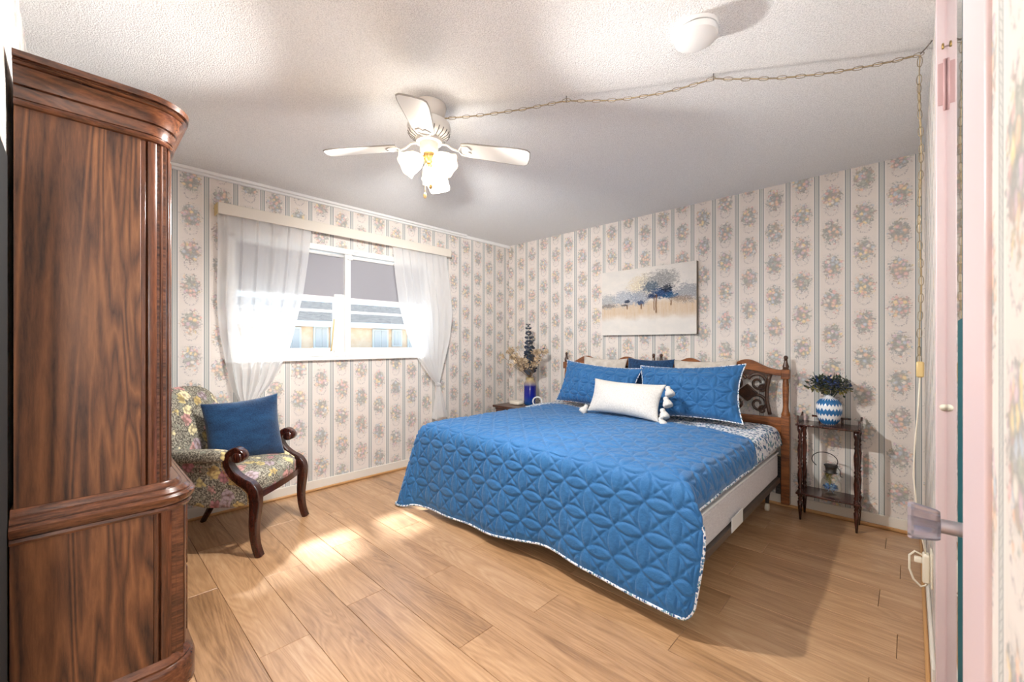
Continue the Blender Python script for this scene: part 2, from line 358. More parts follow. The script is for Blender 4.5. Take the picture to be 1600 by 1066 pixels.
for k, x0 in enumerate(xs):
    a, b = max(x0, -1.7), min(x0+PW, XB+.05)
    if b-a < .02: continue
    y = 1.83+(0 if k % 2 == 0 else .61)-PL*4+(.07 if k % 4 > 1 else 0)
    while y < YW+.05:
        c, d = max(y, -1.5), min(y+PL, YW+.05)
        if d-c > .03: plank(a, b, c, d)
        y += PL
struct('ceiling', MB().box(-1.7, XB+.1, -1.5, YW+.1, ZC, ZC+.1), MAT['ceiling'])
# window wall with opening
WX0, WX1, WZ0, WZ1 = .79, 2.50, 1.115, 2.04
struct('wall_left', MB().box(XR-.1, WX0, YW, YW+.14, 0, ZC).box(WX1, XB+.14, YW, YW+.14, 0, ZC).box(WX0, WX1, YW, YW+.14, 0, WZ0).box(WX0, WX1, YW, YW+.14, WZ1, ZC), MAT['wp_left'])
struct('wall_front', MB().box(XB, XB+.12, -.2, YW, 0, ZC), MAT['wp_front'])
XJ, XN = 2.0, .97
struct('wall_right', MB().box(XJ+.05, XB, YR-.12, YR, 0, ZC).box(.50, .75, YR-.12, YR, 0, ZC).box(.75, XJ+.05, YR-.12, YR-.02, 2.405, ZC), MAT['wp_left'])
struct('wall_rear', MB().box(XR-.12, XR, 1.45, YW, 0, ZC), MAT['wp_front'])
struct('wall_hall', MB().box(-1.7, -1.6, -1.5, 1.55, 0, ZC).box(-1.6, .6, -1.5, -1.4, 0, ZC).box(-1.6, XR-.12, 1.45, 1.55, 0, ZC).box(.5, .6, -1.4, YR-.12, 0, ZC), MAT['hall'])
# closet behind the mirror door
struct('wall_closet', MB().box(.6, 2.2, -.62, -.56, 0, ZC).box(2.05, 2.11, -.56, YR-.12, 0, ZC), MAT['hall'])
# baseboards with oak quarter round
def base(name, mb1, mb2):
    o = struct(name, mb1, MAT['baseb'], bevel=.004); mb2.build('quarter_round', MAT['qround'], o, bevel=.006)
base('baseboard_left', MB().box(XR, XB, YW-.014, YW, 0, .085), MB().box(XR, XB-.014, YW-.030, YW-.014, 0, .02))
base('baseboard_front', MB().box(XB-.014, XB, YR, YW-.03, 0, .085), MB().box(XB-.030, XB-.014, YR+.03, YW-.03, 0, .022))
base('baseboard_right', MB().box(XJ+.07, XB-.03, YR, YR+.012, 0, .085), MB().box(XJ+.07, XB-.03, YR+.012, YR+.026, 0, .022))
# ceiling trim on the window wall
struct('trim_1', MB().box(XR, XB, YW-.022, YW, ZC-.035, ZC).box(XR, 3.0, YW-.05, YW-.03, ZC-.022, ZC), MAT['white'], bevel=.004)
# closet door casing and jamb (pink)
far = struct('trim_2', MB().box(XJ, XJ+.062, YR-.06, YR+.003, 0, 2.43), MAT['pink'], bevel=.002)
hb = MB()
for zc in (2.145, 2.09, 2.035): hb.box(XJ-.003, XJ, YR-.020, YR-.010, zc-.012, zc+.012); 
hb.box(XJ-.0022, XJ, YR-.020, YR-.001, 2.02, 2.16)
hb.build('hinge', MAT['pinkd'], far)
MB().tube([(XJ-.003, YR-.017, 2.0), (XJ-.003, YR-.017, 2.17)], .004, 8).build('hinge_pin', MAT['pinkd'], far, smooth=True)
MB().lathe([(.010, 0), (.012, .002), (.0, .004)], 16, M=Matrix.Translation((XJ-.001, YR-.016, 1.01)) @ Matrix.Rotation(-PI/2, 4, 'Y')).build('screw_cap', MAT['cream'], far, smooth=True)
MB().tube([(XJ, YR-.012, 2.212), (XJ-.02, YR-.012, 2.214), (XJ-.024, YR-.012, 2.206), (XJ-.02, YR-.012, 2.196)], .003, 8).build('hook', MAT['brass'], far, smooth=True)
struct('trim_3', MB().box(.70, XN, YR-.06, YR+.0055, 0, 2.43), MAT['pink'], bevel=.003)
dr = struct('door_1', MB().box(XN, XJ-.004, YR-.07, YR-.022, .012, 2.40), MAT['pink'], bevel=.002)
MB().box(1.40, XJ-.008, YR-.022, YR-.0208, .03, 2.39).build('mirror', MAT['mirror'], dr)
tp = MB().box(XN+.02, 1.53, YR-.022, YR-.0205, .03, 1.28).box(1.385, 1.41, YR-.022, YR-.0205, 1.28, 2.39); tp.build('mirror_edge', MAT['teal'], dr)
KX, KZ = 1.12, .88
RYm = Matrix.Translation((KX, YR-.0205, KZ)) @ Matrix.Rotation(-PI/2, 4, 'X')
kn = MB().lathe([(.0, .046), (.026, .0455), (.029, .05), (.0355, .085), (.033, .090), (.0, .0905)], 12, M=RYm).build('door_knob', MAT['acrylic'], dr)
MB().lathe([(.024, 0), (.024, .006), (.013, .010), (.013, .047)], 20, M=RYm).build('knob_rose', Mat('satin_nickel', srgb(200, 192, 196), .3, .8).m, kn, smooth='a')

# ------------------------------------------------------------------ window
win = thing('window_1', None, None, (1.645, YW, 0), 0, kind='structure')
fr = MB()
y0, y1 = YW-.012, YW+.09
fr.box(WX0-.03, WX1+.03, y0, y1, WZ1-.022, WZ1+.025).box(WX0-.03, WX0+.025, y0, y1, WZ0, WZ1).box(WX1-.025, WX1+.03, y0, y1, WZ0, WZ1).box(WX0, WX1, y0+.02, y1, WZ0, WZ0+.035)
fr.build('window_frame', MAT['white'], win, world=True, bevel=.004)
MB().box(WX0-.05, WX1+.05, YW-.035, YW+.06, WZ0-.03, WZ0).build('window_sill', MAT['white'], win, world=True, bevel=.005)
MB().box(1.640, 1.690, YW+.0, YW+.08, WZ0, WZ1).build('mullion', MAT['white'], win, world=True, bevel=.004)
MB().box(1.555, 1.640, YW+.02, YW+.07, WZ0+.03, 1.66).build('mullion', MAT['plast_w'], win, world=True, bevel=.003)
for a, b in ((WX0+.025, 1.64), (1.69, WX1-.025)):
    MB().box(a, b, YW+.05, YW+.08, WZ0+.035, WZ0+.075).box(a, b, YW+.05, YW+.08, 1.50, 1.522).box(a, a+.02, YW+.05, YW+.08, WZ0+.03, WZ1).box(b-.02, b, YW+.05, YW+.08, WZ0+.03, WZ1).build('sash', MAT['white'], win, world=True, bevel=.003)
    MB().box(a+.01, b-.01, YW+.064, YW+.068, WZ0+.06, WZ1-.02).build('pane', MAT['glass'], win, world=True)
MB().box(1.66, 1.70, YW-.02, YW+.0, WZ1-.07, WZ1-.03).tube([(1.68, YW-.02, WZ1-.03), (1.70, YW-.03, WZ1+.0), (1.76, YW-.02, WZ1+.005)], .006, 8).build('latch', MAT['white'], win, world=True, bevel=.003)
MB().tube([(1.530, YW+.03, WZ0+.05), (1.545, YW+.02, 1.38), (1.548, YW+.02, 1.44)], .006, 6).build('prop_rod', MAT['tan'], win, world=True, smooth=True)
for a, b, l in ((WX0+.03, 1.638, 'grey roller blind half drawn on the window pane nearest the armoire'), (1.692, WX1-.03, 'grey roller blind half drawn on the window pane nearest the bed')):
    t = thing('roller_blind', l, 'blind', ((a+b)/2, YW+.04, 1.63), 0, 'roller blinds')
    MB().box(a, b, YW+.036, YW+.038, 1.635, WZ1-.03).build('blind_cloth', MAT['blind'], t, world=True)
    MB().box(a, b, YW+.033, YW+.041, 1.622, 1.637).build('bottom_bar', MAT['white'], t, world=True, bevel=.002)
    MB().tube([(a, YW+.03, WZ1-.04), (b, YW+.03, WZ1-.04)], .014, 12).build('roller', MAT['white'], t, world=True, smooth=True)

# ------------------------------------------------------------------ building across the street
MAT['stucco'] = m_cloth('orange_stucco', srgb(250, 204, 160), srgb(254, 216, 178), 6, .9, .2, sheen=0)
MAT['shingle'] = m_cloth('grey_shingle', srgb(80, 77, 74), srgb(116, 111, 106), 5, .95, .4, (1, 3, 3), sheen=0)
MAT['bwhite'] = M('bright_fascia', (226, 220, 208), .8, spec=.1)
MAT['bglass'] = M('far_pane', (206, 196, 184), .8, spec=.1)
bd = thing('apartment_building', 'orange stucco building with grey shingled roof seen through the window', 'building', (6.5, 14.2, -2.8))
MB().box(-3, 17, 13.62, 19, -2.8, 1.95).build('wall', MAT['stucco'], bd, world=True)
MB().prism([(13.5, 1.93), (17.0, 2.92), (20.5, 1.93), (20.5, 1.86), (13.5, 1.86)], -3.5, 17.5, 'x').build('roof', MAT['shingle'], bd, world=True)
MB().box(-3.5, 17.5, 13.4, 13.5, 1.78, 1.96).build('fascia', MAT['bwhite'], bd, world=True)
MB().box(-3, 17, 12.9, 13.0, -2.8, 1.02).box(-3, 17, 13.0, 13.62, -.05, .05).build('walkway_parapet', MAT['bwhite'], bd, world=True)
wmesh = None
for x, z0, z1, hw in ((2.6, 1.1, 1.7, .2), (4.5, .9, 1.7, .22), (5.38, 1.15, 1.74, .17), (5.95, .9, 1.72, .2), (7.44, 1.1, 1.7, .24), (8.1, 1.2, 1.7, .14), (8.8, .9, 1.7, .2), (10.4, 1.1, 1.7, .25), (12, 1.1, 1.7, .25)):
    f = MB().box(x-hw-.06, x+hw+.06, 13.55, 13.62, z0-.06, z1+.06).build('window', MAT['bwhite'], bd, world=True)
    MB().box(x-hw, x-.02, 13.53, 13.56, z0, z1).box(x+.02, x+hw, 13.53, 13.56, z0, z1).build('pane', MAT['bglass'], f, world=True)
struct('ground', MB().box(-30, 40, 4.2, 60, -3.0, -2.8), M('street_concrete', (232, 229, 222), .9))

# ------------------------------------------------------------------ cornice and sheers
cn = thing('curtain_cornice', 'cream cornice board above the window', 'curtain rail', (1.70, YW, 2.14))
MB().box(.685, 2.735, 3.50, 3.512, 2.14, 2.222).box(.685, .70, 3.512, YW, 2.14, 2.222).box(2.72, 2.735, 3.512, YW, 2.14, 2.222).build('cornice_board', MAT['valance'], cn, world=True, bevel=.004)
MB().box(.682, .694, 3.52, YW, 2.142, 2.22).build('end_block', MAT['tan'], cn, world=True)
MB().tube([(.70, 3.535, 2.165), (2.72, 3.535, 2.165)], .006, 8).build('rod', MAT['white'], cn, world=True, smooth=True)
def curtain(name, label, inn, out, nf, tail, ph, knot):
    t = thing(name, label, 'curtain', (knot[0], 3.53, .45), 0, 'tied sheer curtains')
    nu, nv = 90, 80; P = np.zeros((nv, nu, 3))
    z = np.linspace(2.17, knot[1], nv)
    zi = lambda L: np.interp(-z, [-p[1] for p in L], [p[0] for p in L])
    A, B = zi(out), zi(inn)
    # smooth edges
    for arr in (A, B):
        k = np.ones(7)/7; arr[3:-3] = np.convolve(arr, k, 'same')[3:-3]
    u = np.linspace(0, 1, nu)
    for i in range(nv):
        wd = abs(B[i]-A[i]); amp = .012+.02*min(1, (i/nv)*1.6)*(wd/.6 if wd < .6 else 1); sq = np.clip((.3-wd)/.3, 0, 1)
        ss = u+.035*np.sin(2*PI*nf*u+ph)*(.6)
        P[i, :, 0] = A[i]+(B[i]-A[i])*ss
        P[i, :, 1] = 3.535+amp*np.sin(2*PI*nf*u+ph+1.3*i/nv)+.006*np.sin(2*PI*nf*2.3*u+2*i/nv)-.02*np.sin(PI*u)*sq
        P[i, :, 2] = z[i]-.012*np.sin(PI*u)*(i/nv)+(.004*np.sin(2*PI*nf*u) if i == 0 else 0)
    MB().grid(P).build('sheer_panel', MAT['sheer'], t, world=True, smooth=True)
    MB().sq((knot[0], 3.52, knot[1]-.01), (.03, .028, .022), .8, 10).tube([(knot[0]-.028, 3.50, knot[1]+.01), (knot[0], 3.488, knot[1]-.008), (knot[0]+.028, 3.50, knot[1]-.02)], .010, 8).build('knot', MAT['sheer'], t, world=True, smooth=True)
    Q = np.zeros((20, 50, 3)); uu = np.linspace(0, 2*PI, 50)
    for i in range(20):
        f = i/19; rx = .018+.075*f*tail; ry = .016+.03*f
        Q[i, :, 0] = knot[0]+.006+rx*np.cos(uu)*(1+.12*np.sin(uu*5)*f)+.03*f; Q[i, :, 1] = 3.525+ry*np.sin(uu)*(1+.2*np.sin(uu*7)); Q[i, :, 2] = knot[1]-.02-.34*f+.012*np.sin(3*uu)*f
    MB().grid(Q).build('tail', MAT['sheer'], t, world=True, smooth=True)
curtain('sheer_curtain', 'wide white sheer curtain knotted above the armchair',
        [(1.321, 2.203), (1.319, 2.166), (1.301, 1.934), (1.261, 1.614), (1.17, 1.197), (1.047, .933), (.959, .823), (.89, .767)],
        [(.683, 2.142), (.687, 1.84), (.683, 1.533), (.702, 1.304), (.74, 1.076), (.779, .885), (.819, .803), (.843, .773)], 6, 1, .4, (.867, .762))
curtain('sheer_curtain', 'narrow white sheer curtain knotted with its tail hanging near the bed',
        [(2.077, 2.18), (2.084, 2.154), (2.111, 1.893), (2.157, 1.586), (2.23, 1.335), (2.325, 1.128), (2.43, .972), (2.508, .871), (2.555, .828)],
        [(2.70, 2.188), (2.70, 2.147), (2.728, 1.921), (2.771, 1.558), (2.728, 1.278), (2.645, 1.009), (2.604, .852), (2.596, .826)], 7, 1, 2.1, (2.575, .822))

# ================================================================== ARMOIRE
def roundpath(xb, ys, xf, yf, r, n=10):       # plan outline: back corner, near side, rounded front corner, front, far end
    p = [(xb, ys)]+[(xf-r+r*math.sin(PI/2*k/n), ys+r-r*math.cos(PI/2*k/n)) for k in range(n+1)]+[(xf, yf), (xb, yf)]
    return p
def profile_sweep(mb, xb, ys, xf, yf, r, prof):  # prof: (offset outwards, z) stacked bottom to top
    rings = []
    for o, z in prof: rings.append([(x, y, z) for x, y in roundpath(xb, ys-o, xf+o, yf+o, r+o)])
    n = len(rings[0]); V = [p for R in rings for p in R]; F = []
    for k in range(len(rings)-1):
        for i in range(n): j = (i+1) % n; F.append((k*n+i, k*n+j, (k+1)*n+j, (k+1)*n+i))
    F += [tuple(range(n)), tuple((len(rings)-1)*n+i for i in range(n-1, -1, -1))]
    return mb.add(V, F)
ar = thing('armoire', 'tall carved walnut armoire with rounded corner and crown moulding', 'armoire', (.07, 2.37, 0))
XA = -.128; YF = 2.84
MB().box(XA, .152, 1.9, 1.918, .72, 1.95).build('side_panel', MAT['walnut'], ar, world=True, bevel=.002)
MB().box(XA-.006, .182, 1.87, 1.888, .12, .66).build('side_panel', MAT['walnut'], ar, world=True, bevel=.002)
MB().box(XA, .22, 1.918, YF, .72, 1.94).box(XA-.006, .265, 1.888, YF, .1, .66).build('carcass', MAT['walnut2'], ar, world=True)
def reeded(cx, cy, r, z0, z1):               # quarter-round reeded corner column
    pts = [(cx-.012, cy-r+.002), (cx, cy-r+.002)]; N = 36
    for k in range(N+1):
        a = PI/2*k/N; ph = k/N*3.0; rr = r-.011*(abs(math.sin(PI*ph))**.6 < .45)*1.0-.004*(1-abs(math.sin(PI*ph)))
        pts.append((cx+rr*math.sin(a), cy-rr*math.cos(a)))
    pts += [(cx+r-.002, cy+.02), (cx-.012, cy+.02)]
    return MB().prism(pts, z0, z1, 'z')
reeded(.164, 1.975, .075, .72, 1.95).build('corner_column', MAT['walnut_v'], ar, world=True, bevel=.001)
reeded(.195, 1.958, .088, .12, .66).build('corner_column', MAT['walnut_v'], ar, world=True, bevel=.001)
cm = profile_sweep(MB(), XA, 1.9, .238, YF, .08, [(0, 1.922), (.010, 1.924), (.014, 1.930), (.010, 1.938), (.004, 1.939), (.004, 1.944), (.009, 1.945), (.012, 1.962), (.017, 1.975), (.010, 1.976), (.010, 1.980), (.020, 1.982), (.024, 1.993), (.033, 2.012), (.043, 2.024), (.036, 2.025), (.036, 2.029), (.045, 2.031), (.050, 2.036), (.045, 2.041), (.041, 2.042), (.041, 2.045), (.054, 2.046), (.056, 2.064)])
cm.build('crown_moulding', MAT['walnut2'], ar, world=True, smooth='a')
profile_sweep(MB(), XA-.006, 1.87, .282, YF, .09, [(0, .640), (.012, .642), (.016, .650), (.012, .658), (.006, .659), (.006, .663), (.018, .665), (.026, .676), (.027, .690), (.020, .698), (.013, .699), (.013, .703), (.002, .716), (-.012, .718), (-.014, .728), (-.022, .737)]).build('waist_moulding', MAT['walnut2'], ar, world=True, smooth='a')
profile_sweep(MB(), XA-.006, 1.87, .282, YF, .09, [(.026, 0), (.026, .085), (.022, .094), (.014, .100), (.016, .108), (.008, .118), (0, .128)]).build('plinth', MAT['walnut2'], ar, world=True, smooth='a')
for k in range(2):
    ya = 2.0+k*.42
    d = MB().box(.22, .246, ya, ya+.41, .76, 1.90).build('door', MAT['walnut_v'], ar, world=True, bevel=.004)
    MB().box(.246, .252, ya+.06, ya+.35, .84, 1.82).build('raised_panel', MAT['walnut'], d, world=True, bevel=.003)
    MB().tube([(.246, ya+(.38 if k == 0 else .03), 1.30), (.27, ya+(.38 if k == 0 else .03), 1.31), (.27, ya+(.38 if k == 0 else .03), 1.37), (.246, ya+(.38 if k == 0 else .03), 1.38)], .005, 8).build('handle', MAT['brass'], d, world=True, smooth=True)
for k in range(2):
    za = .14+k*.25
    d = MB().box(.265, .292, 1.985, YF-.02, za, za+.24).build('drawer', MAT['walnut2'], ar, world=True, bevel=.004)
    for yy in (2.2, 2.62): MB().tube([(.292, yy-.05, za+.12), (.312, yy-.04, za+.11), (.312, yy+.04, za+.11), (.292, yy+.05, za+.12)], .005, 8).build('handle', MAT['brass'], d, world=True, smooth=True)
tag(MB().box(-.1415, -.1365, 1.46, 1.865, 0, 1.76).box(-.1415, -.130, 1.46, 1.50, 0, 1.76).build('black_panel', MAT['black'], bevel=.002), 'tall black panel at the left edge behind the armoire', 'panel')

# ================================================================== ARMCHAIR
CL, CA = (.72, 3.114, 0), math.atan2(-.6998, .7155)-PI/2      # local +y faces forward
ch = thing('armchair', 'floral tapestry armchair with scrolled dark wood arms under the window', 'chair', CL, CA)
def quadgrid(fn, nu, nv):
    P = np.array([[fn(i/(nu-1), j/(nv-1)) for j in range(nv)] for i in range(nu)]); return P
# seat: crowned, bowed front
S = MB().sq((0, 0, .395), (.262, .265, .062), .42, 20)
V = []
for x, y, z in S.v:
    yy = y+(.035*(1-(x/.262)**2) if y > 0 else 0); V.append((x*(1.0 if y > 0 else .92+.08*(y+.265)/.265), yy, z+(.035*(1-(x/.27)**2)*(1-(y/.28)**2) if z > .395 else 0)))
S.v = V; S.build('seat', MAT['floral'], ch, smooth=True)
# back
Mb = Matrix.Translation((0, -.235, .41)) @ Matrix.Rotation(math.radians(13), 4, 'X')
Bk = MB().sq((0, 0, .265), (.255, .055, .275), .38, 18)
Bk.v = [(x*(.92+.1*(z/.54)), y-(.05*max(0, (z-.36)/.18)**2), z+.02*(1-(x/.26)**2)*(z > .3)) for x, y, z in Bk.v]
Bk.v = [tuple(Mb @ Vector(p)) for p in Bk.v]; Bk.build('backrest', MAT['floral'], ch, smooth=True)
for s in (1, -1):
    A_ = MB().sq((s*.278, -.015, .43), (.026, .255, .145), .3, 14)
    A_.v = [(x, min(y, .27 if z < .40 else .27-.18*min(1, (z-.40)/.12)), z+.03*(y < -.1)) for x, y, z in A_.v]
    A_.build('arm_side', MAT['floral'], ch, smooth=True)
    MB().sq((s*.285, -.085, .580), (.042, .205, .036), .5, 12).build('arm_pad', MAT['floral'], ch, smooth=True)
    path = [(.196, .560), (.205, .580), (.190, .602), (.160, .608), (.128, .592), (.115, .560), (.122, .520), (.150, .475), (.195, .435), (.238, .408), (.262, .375), (.270, .33), (.268, .27), (.262, .20), (.262, .13), (.272, .06), (.292, 0)]
    th = [.013, .015, .017, .024, .019, .020, .021, .023, .026, .029, .031, .031, .028, .024, .021, .019, .018]
    P = [Vector((0, a, b)) for a, b in path]; W_ = MB(); V = []; n = len(P)
    fine = []
    for k in range(n-1):
        p0, p1, p2, p3 = P[max(k-1, 0)], P[k], P[k+1], P[min(k+2, n-1)]
        for q in range(4):
            t = q/4; fine.append((.5*((2*p1)+(p2-p0)*t+(2*p0-5*p1+4*p2-p3)*t*t+(-p0+3*p1-3*p2+p3)*t**3), th[k]*(1-t)+th[k+1]*t))
    fine.append((P[-1], th[-1])); F = []
    for k, (p, h) in enumerate(fine):
        t = (fine[min(k+1, len(fine)-1)][0]-fine[max(k-1, 0)][0]).normalized(); nn = Vector((0, -t.z, t.y)); hx = .026 if k < 44 else .022
        for a, b in ((-1, -.75), (-.8, -1), (.8, -1), (1, -.75), (1, .75), (.8, 1), (-.8, 1), (-1, .75)): V.append((s*.285+a*hx, p.y+nn.y*h*b, p.z+nn.z*h*b))
    for k in range(len(fine)-1):
        for i in range(8): j = (i+1) % 8; F.append((k*8+i, k*8+j, k*8+8+j, k*8+8+i))
    F += [tuple(range(8)), tuple((len(fine)-1)*8+i for i in range(7, -1, -1))]
    W_.add(V, F).build('arm_post_and_leg', MAT['mahog'], ch, smooth='a')
    MB().lathe([(.0, -.032), (.024, -.032), (.030, -.026), (.032, 0), (.030, .026), (.024, .032), (0, .032)], 20, M=Matrix.Translation((s*.285, .176, .574)) @ Matrix.Rotation(PI/2, 4, 'Y')).build('arm_scroll', MAT['mahog'], ch, smooth=True)
    MB().tube([(s*.235, -.22, .38), (s*.235, -.26, .30), (s*.225, -.29, .18), (s*.215, -.33, .08), (s*.205, -.37, 0)], [.026, .026, .023, .02, .017], 10).build('leg', MAT['mahog'], ch, smooth=True)
    MB().tube([(s*.252, -.20, .42), (s*.258, -.25, .55), (s*.262, -.30, .70), (s*.262, -.335, .82)], [.02, .018, .016, .012], 10).build('back_rail', MAT['mahog'], ch, smooth=True)
    nh = MB()
    npts = [(.235, .30), (.238, .335), (.232, .37), (.205, .398), (.165, .425), (.13, .452), (.105, .485), (.092, .52), (.090, .555)]
    for a, b in zip(npts[:-1], npts[1:]):
        for q in range(4):
            f = q/4; nh.sq((s*.306, a[0]+(b[0]-a[0])*f, a[1]+(b[1]-a[1])*f), (.003, .0038, .0038), 1, 4)
    tag(nh.build('nailheads', MAT['brass'], ch, smooth=True), kind='stuff')
rl = quadgrid(lambda u, v: 0, 2, 2)
R_ = MB(); V = []; F = []
for k in range(17):
    x = -.262+.524*k/16; y = .262+.035*(1-(x/.262)**2); zc = .345+.012*(1-(x/.262)**2)
    V += [(x, y-.02, zc-.026), (x, y+.006, zc-.026), (x, y+.006, zc+.012), (x, y-.02, zc+.012)]
for k in range(16):
    for i in range(4): j = (i+1) % 4; F.append((k*4+i, k*4+j, k*4+4+j, k*4+4+i))
R_.add(V, F+[(0, 1, 2, 3), (67, 66, 65, 64)]).build('front_rail', MAT['mahog'], ch, smooth='a')
MB().box(-.24, .24, -.25, -.23, .30, .36).build('rear_rail', MAT['mahog'], ch)

# ================================================================== PILLOWS
def quilt_h(a, b, L=.13):
    R = L/math.sqrt(2); fa = np.mod(a, L); fb = np.mod(b, L); d = np.full(a.shape, 9.)
    for ci in (-1, 0, 1, 2):
        for cj in (-1, 0, 1, 2): d = np.minimum(d, np.abs(np.hypot(fa-ci*L, fb-cj*L)-R))
    q = L
    for s in (a+b, a-b): m_ = np.mod(s, q); d = np.minimum(d, np.minimum(m_, q-m_)/math.sqrt(2))
    return np.minimum(1, d/.013)**.6
def pillow(name, label, cat, c, wd, hg, th, right, up, mat, group=None, quilted=0, pinch=.07, n=60, lump=.0, seed=0, flange=0):
    r = Vector(right).normalized(); u_ = Vector(up); u_ = (u_-r*u_.dot(r)).normalized(); nrm = r.cross(u_)
    t = thing(name, label, cat, (c[0], c[1], c[2]-hg/2), 0, group)
    uu = np.linspace(-1, 1, n); U, Vv = np.meshgrid(uu, uu, indexing='ij')
    X = wd/2*U*(1-pinch*(1-Vv**2)*U**2); Y = hg/2*Vv*(1-pinch*1.3*(1-U**2)*Vv**2)
    prof = (np.clip(1-np.abs(U)**2.6, 0, 1)*np.clip(1-np.abs(Vv)**2.6, 0, 1))**.62
    rs = np.random.RandomState(seed); wob = sum(rs.uniform(-1, 1)*np.sin(rs.uniform(1, 5)*U+rs.uniform(1, 5)*Vv+rs.uniform(0, 6)) for _ in range(6))*lump
    mb = MB()
    for side in (1, -1):
        Z = side*th/2*prof+wob*prof
        if quilted: Z = Z+side*quilted*quilt_h(X+5, Y+5, .115)*np.minimum(1, prof*3)
        P = np.array(c)+X[..., None]*np.array(r)+Y[..., None]*np.array(u_)+Z[..., None]*np.array(nrm)
        mb.grid(P)
    o = mb.build('cover', mat, t, world=True, smooth=True)
    bm = bmesh.new(); bm.from_mesh(o.data); bmesh.ops.remove_doubles(bm, verts=bm.verts, dist=.0005); bmesh.ops.recalc_face_normals(bm, faces=bm.faces); bm.to_mesh(o.data); bm.free()
    if flange:
        e = []
        for k in range(n): e.append((U[k, 0], -1))
        for k in range(n): e.append((1, uu[k]))
        for k in range(n): e.append((uu[n-1-k], 1))
        for k in range(n): e.append((-1, uu[n-1-k]))
        pts = []
        for a, b in e:
            x = wd/2*a*(1-pinch*(1-b*b)*a*a); y = hg/2*b*(1-pinch*1.3*(1-a*a)*b*b); pts.append(Vector(c)+r*x*1.01+u_*y*1.01)
        MB().tube(pts[::2], flange, 6, closed=True).build('piping', MAT['binding'], t, world=True, smooth=True)
    return t, r, u_, nrm
def chair_w(x, y, z):
    v = Matrix.Translation(CL) @ Matrix.Rotation(CA, 4, 'Z') @ Vector((x, y, z)); return tuple(v)
c0 = chair_w(-.085, -.015, .655); pa = Vector(chair_w(.06, -.19, 0)); pb = Vector(chair_w(-.25, .15, 0)); rt = pb-pa
lean = Vector(chair_w(-.10, -.09, 1))-Vector(chair_w(0, 0, 0))
pillow('throw_pillow', 'navy blue chenille throw pillow leaning in the armchair', 'pillow', c0, .44, .42, .15, (rt.x, rt.y, .035), (lean.x*.9, lean.y*.9, 1), MAT['navy'], lump=.004, seed=3)

# ================================================================== BED
bed = thing('bed', 'king bed with pale ticking box spring on a metal frame with casters', 'bed', (2.7, 1.70, 0))
bx0, bx1, by0, by1 = 1.86, 3.57, .705, 2.66
MB().box(bx0, bx1, by0, by1, .245, .415).build('box_spring', MAT['boxspring'], bed, world=True, bevel=.02, seg=3)
mt_ = MB().box(bx0, bx1, by0, by1, .42, .612).build('mattress', MAT['mattress'], bed, world=True, bevel=.045, seg=4)
MB().tube([(x, y, .425) for x, y in ((bx0+.01, by0), (bx1-.01, by0))], .006, 6).build('edge_cord', MAT['plast_w'], mt_, world=True)
MB().box(bx0, bx1, by0-.012, by0+.03, .205, .243).box(bx0, bx1, by1-.03, by1+.012, .205, .243).box(bx0, bx0+.04, by0, by1, .205, .24).box(bx1-.04, bx1, by0, by1, .205, .24).build('rail', MAT['steel'], bed, world=True, bevel=.002)
MB().box(2.42, 2.62, by0-.016, by0-.0125, .212, .29).build('care_tag', MAT['plast_w'], bed, world=True)
for x, y in ((3.50, .76), (2.05, .80), (3.50, 2.58), (2.05, 2.55), (2.75, 1.7)):
    lg = MB().lathe([(.012, .06), (.014, .10), (.024, .17), (.026, .206)], 12, (x, y, 0)).build('leg', MAT['darkmetal'], bed, world=True, smooth='a')
    MB().lathe([(.0, -.012), (.024, -.012), (.027, -.006), (.027, .006), (.024, .012), (0, .012)], 18, M=Matrix.Translation((x, y, .028)) @ Matrix.Rotation(PI/2, 4, 'X')).build('caster', MAT['cream'], lg, world=True, smooth='a')

# fitted sheet band folded at the head
nu, nv = 60, 150
P = np.zeros((nu, nv, 3))
for i in range(nu):
    for j in range(nv):
        x = 2.80+.22*j/nv+(3.56-2.80-.22*j/nv)*i/(nu-1); s = -.13+2.15*j/(nv-1); k = .03; h = k*math.log(1+math.exp(s/k)); dr = h-s
        hem = .0 if s > 0 else .035*math.sin(x*9)*(-s)
        P[i, j] = (x, by0-.006+h-.15*dr-hem, .619-dr+.004*math.sin(x*11+s*5)*math.sin(s*7))
tag(MB().grid(P).build('leaf_print_sheet', MAT['sheet'], smooth=True, solid=.004), 'white top sheet with blue leaf print folded below the pillows', 'sheet')

# quilt
Xf, Yr, Yl, zt = 1.80, .70, 2.68, .632
step = .0068
NA, NB_ = int(2.2/step), int(2.58/step)
bb = np.linspace(-.14, 2.42, NB_)
amin = -(np.interp(bb, [-.14, -.05, .8, 1.24, 1.65, 2.45], [.535, .545, .53, .565, .60, .60])+.012*np.sin(bb*6.2+.6))+.05*np.exp(-(bb+.14)/.022)+.05*np.exp((bb-2.42)/.03)
amax = (2.76+.222*(Yr+np.clip(bb, 0, 2.1)))-Xf-.06*np.clip(-bb, 0, 1)*6
T = np.linspace(0, 1, NA)[:, None]
A = amin[None]+(amax-amin)[None]*T; Bm = np.broadcast_to(bb[None], A.shape).copy()
sp = lambda t, k: k*np.logaddexp(0, t/k)
kA = .035
hA = sp(A, kA); dA = hA-A
hR = sp(Bm, .03); dR = hR-Bm
WDT = Yl-Yr
tl = WDT-Bm; hL = sp(tl, .035); dL = hL-tl
dA = np.maximum(dA, 0); dR = np.maximum(dR, 0); dL = np.maximum(dL, 0); dS = dR+dL; rho = np.sqrt(dA**2+dS**2+1e-9)
dropf = dA/.55
wave = np.sin(Bm*5.6+.9)*.55+np.sin(Bm*11.3+2.0)*.35+.35*np.sin(Bm*3.1)
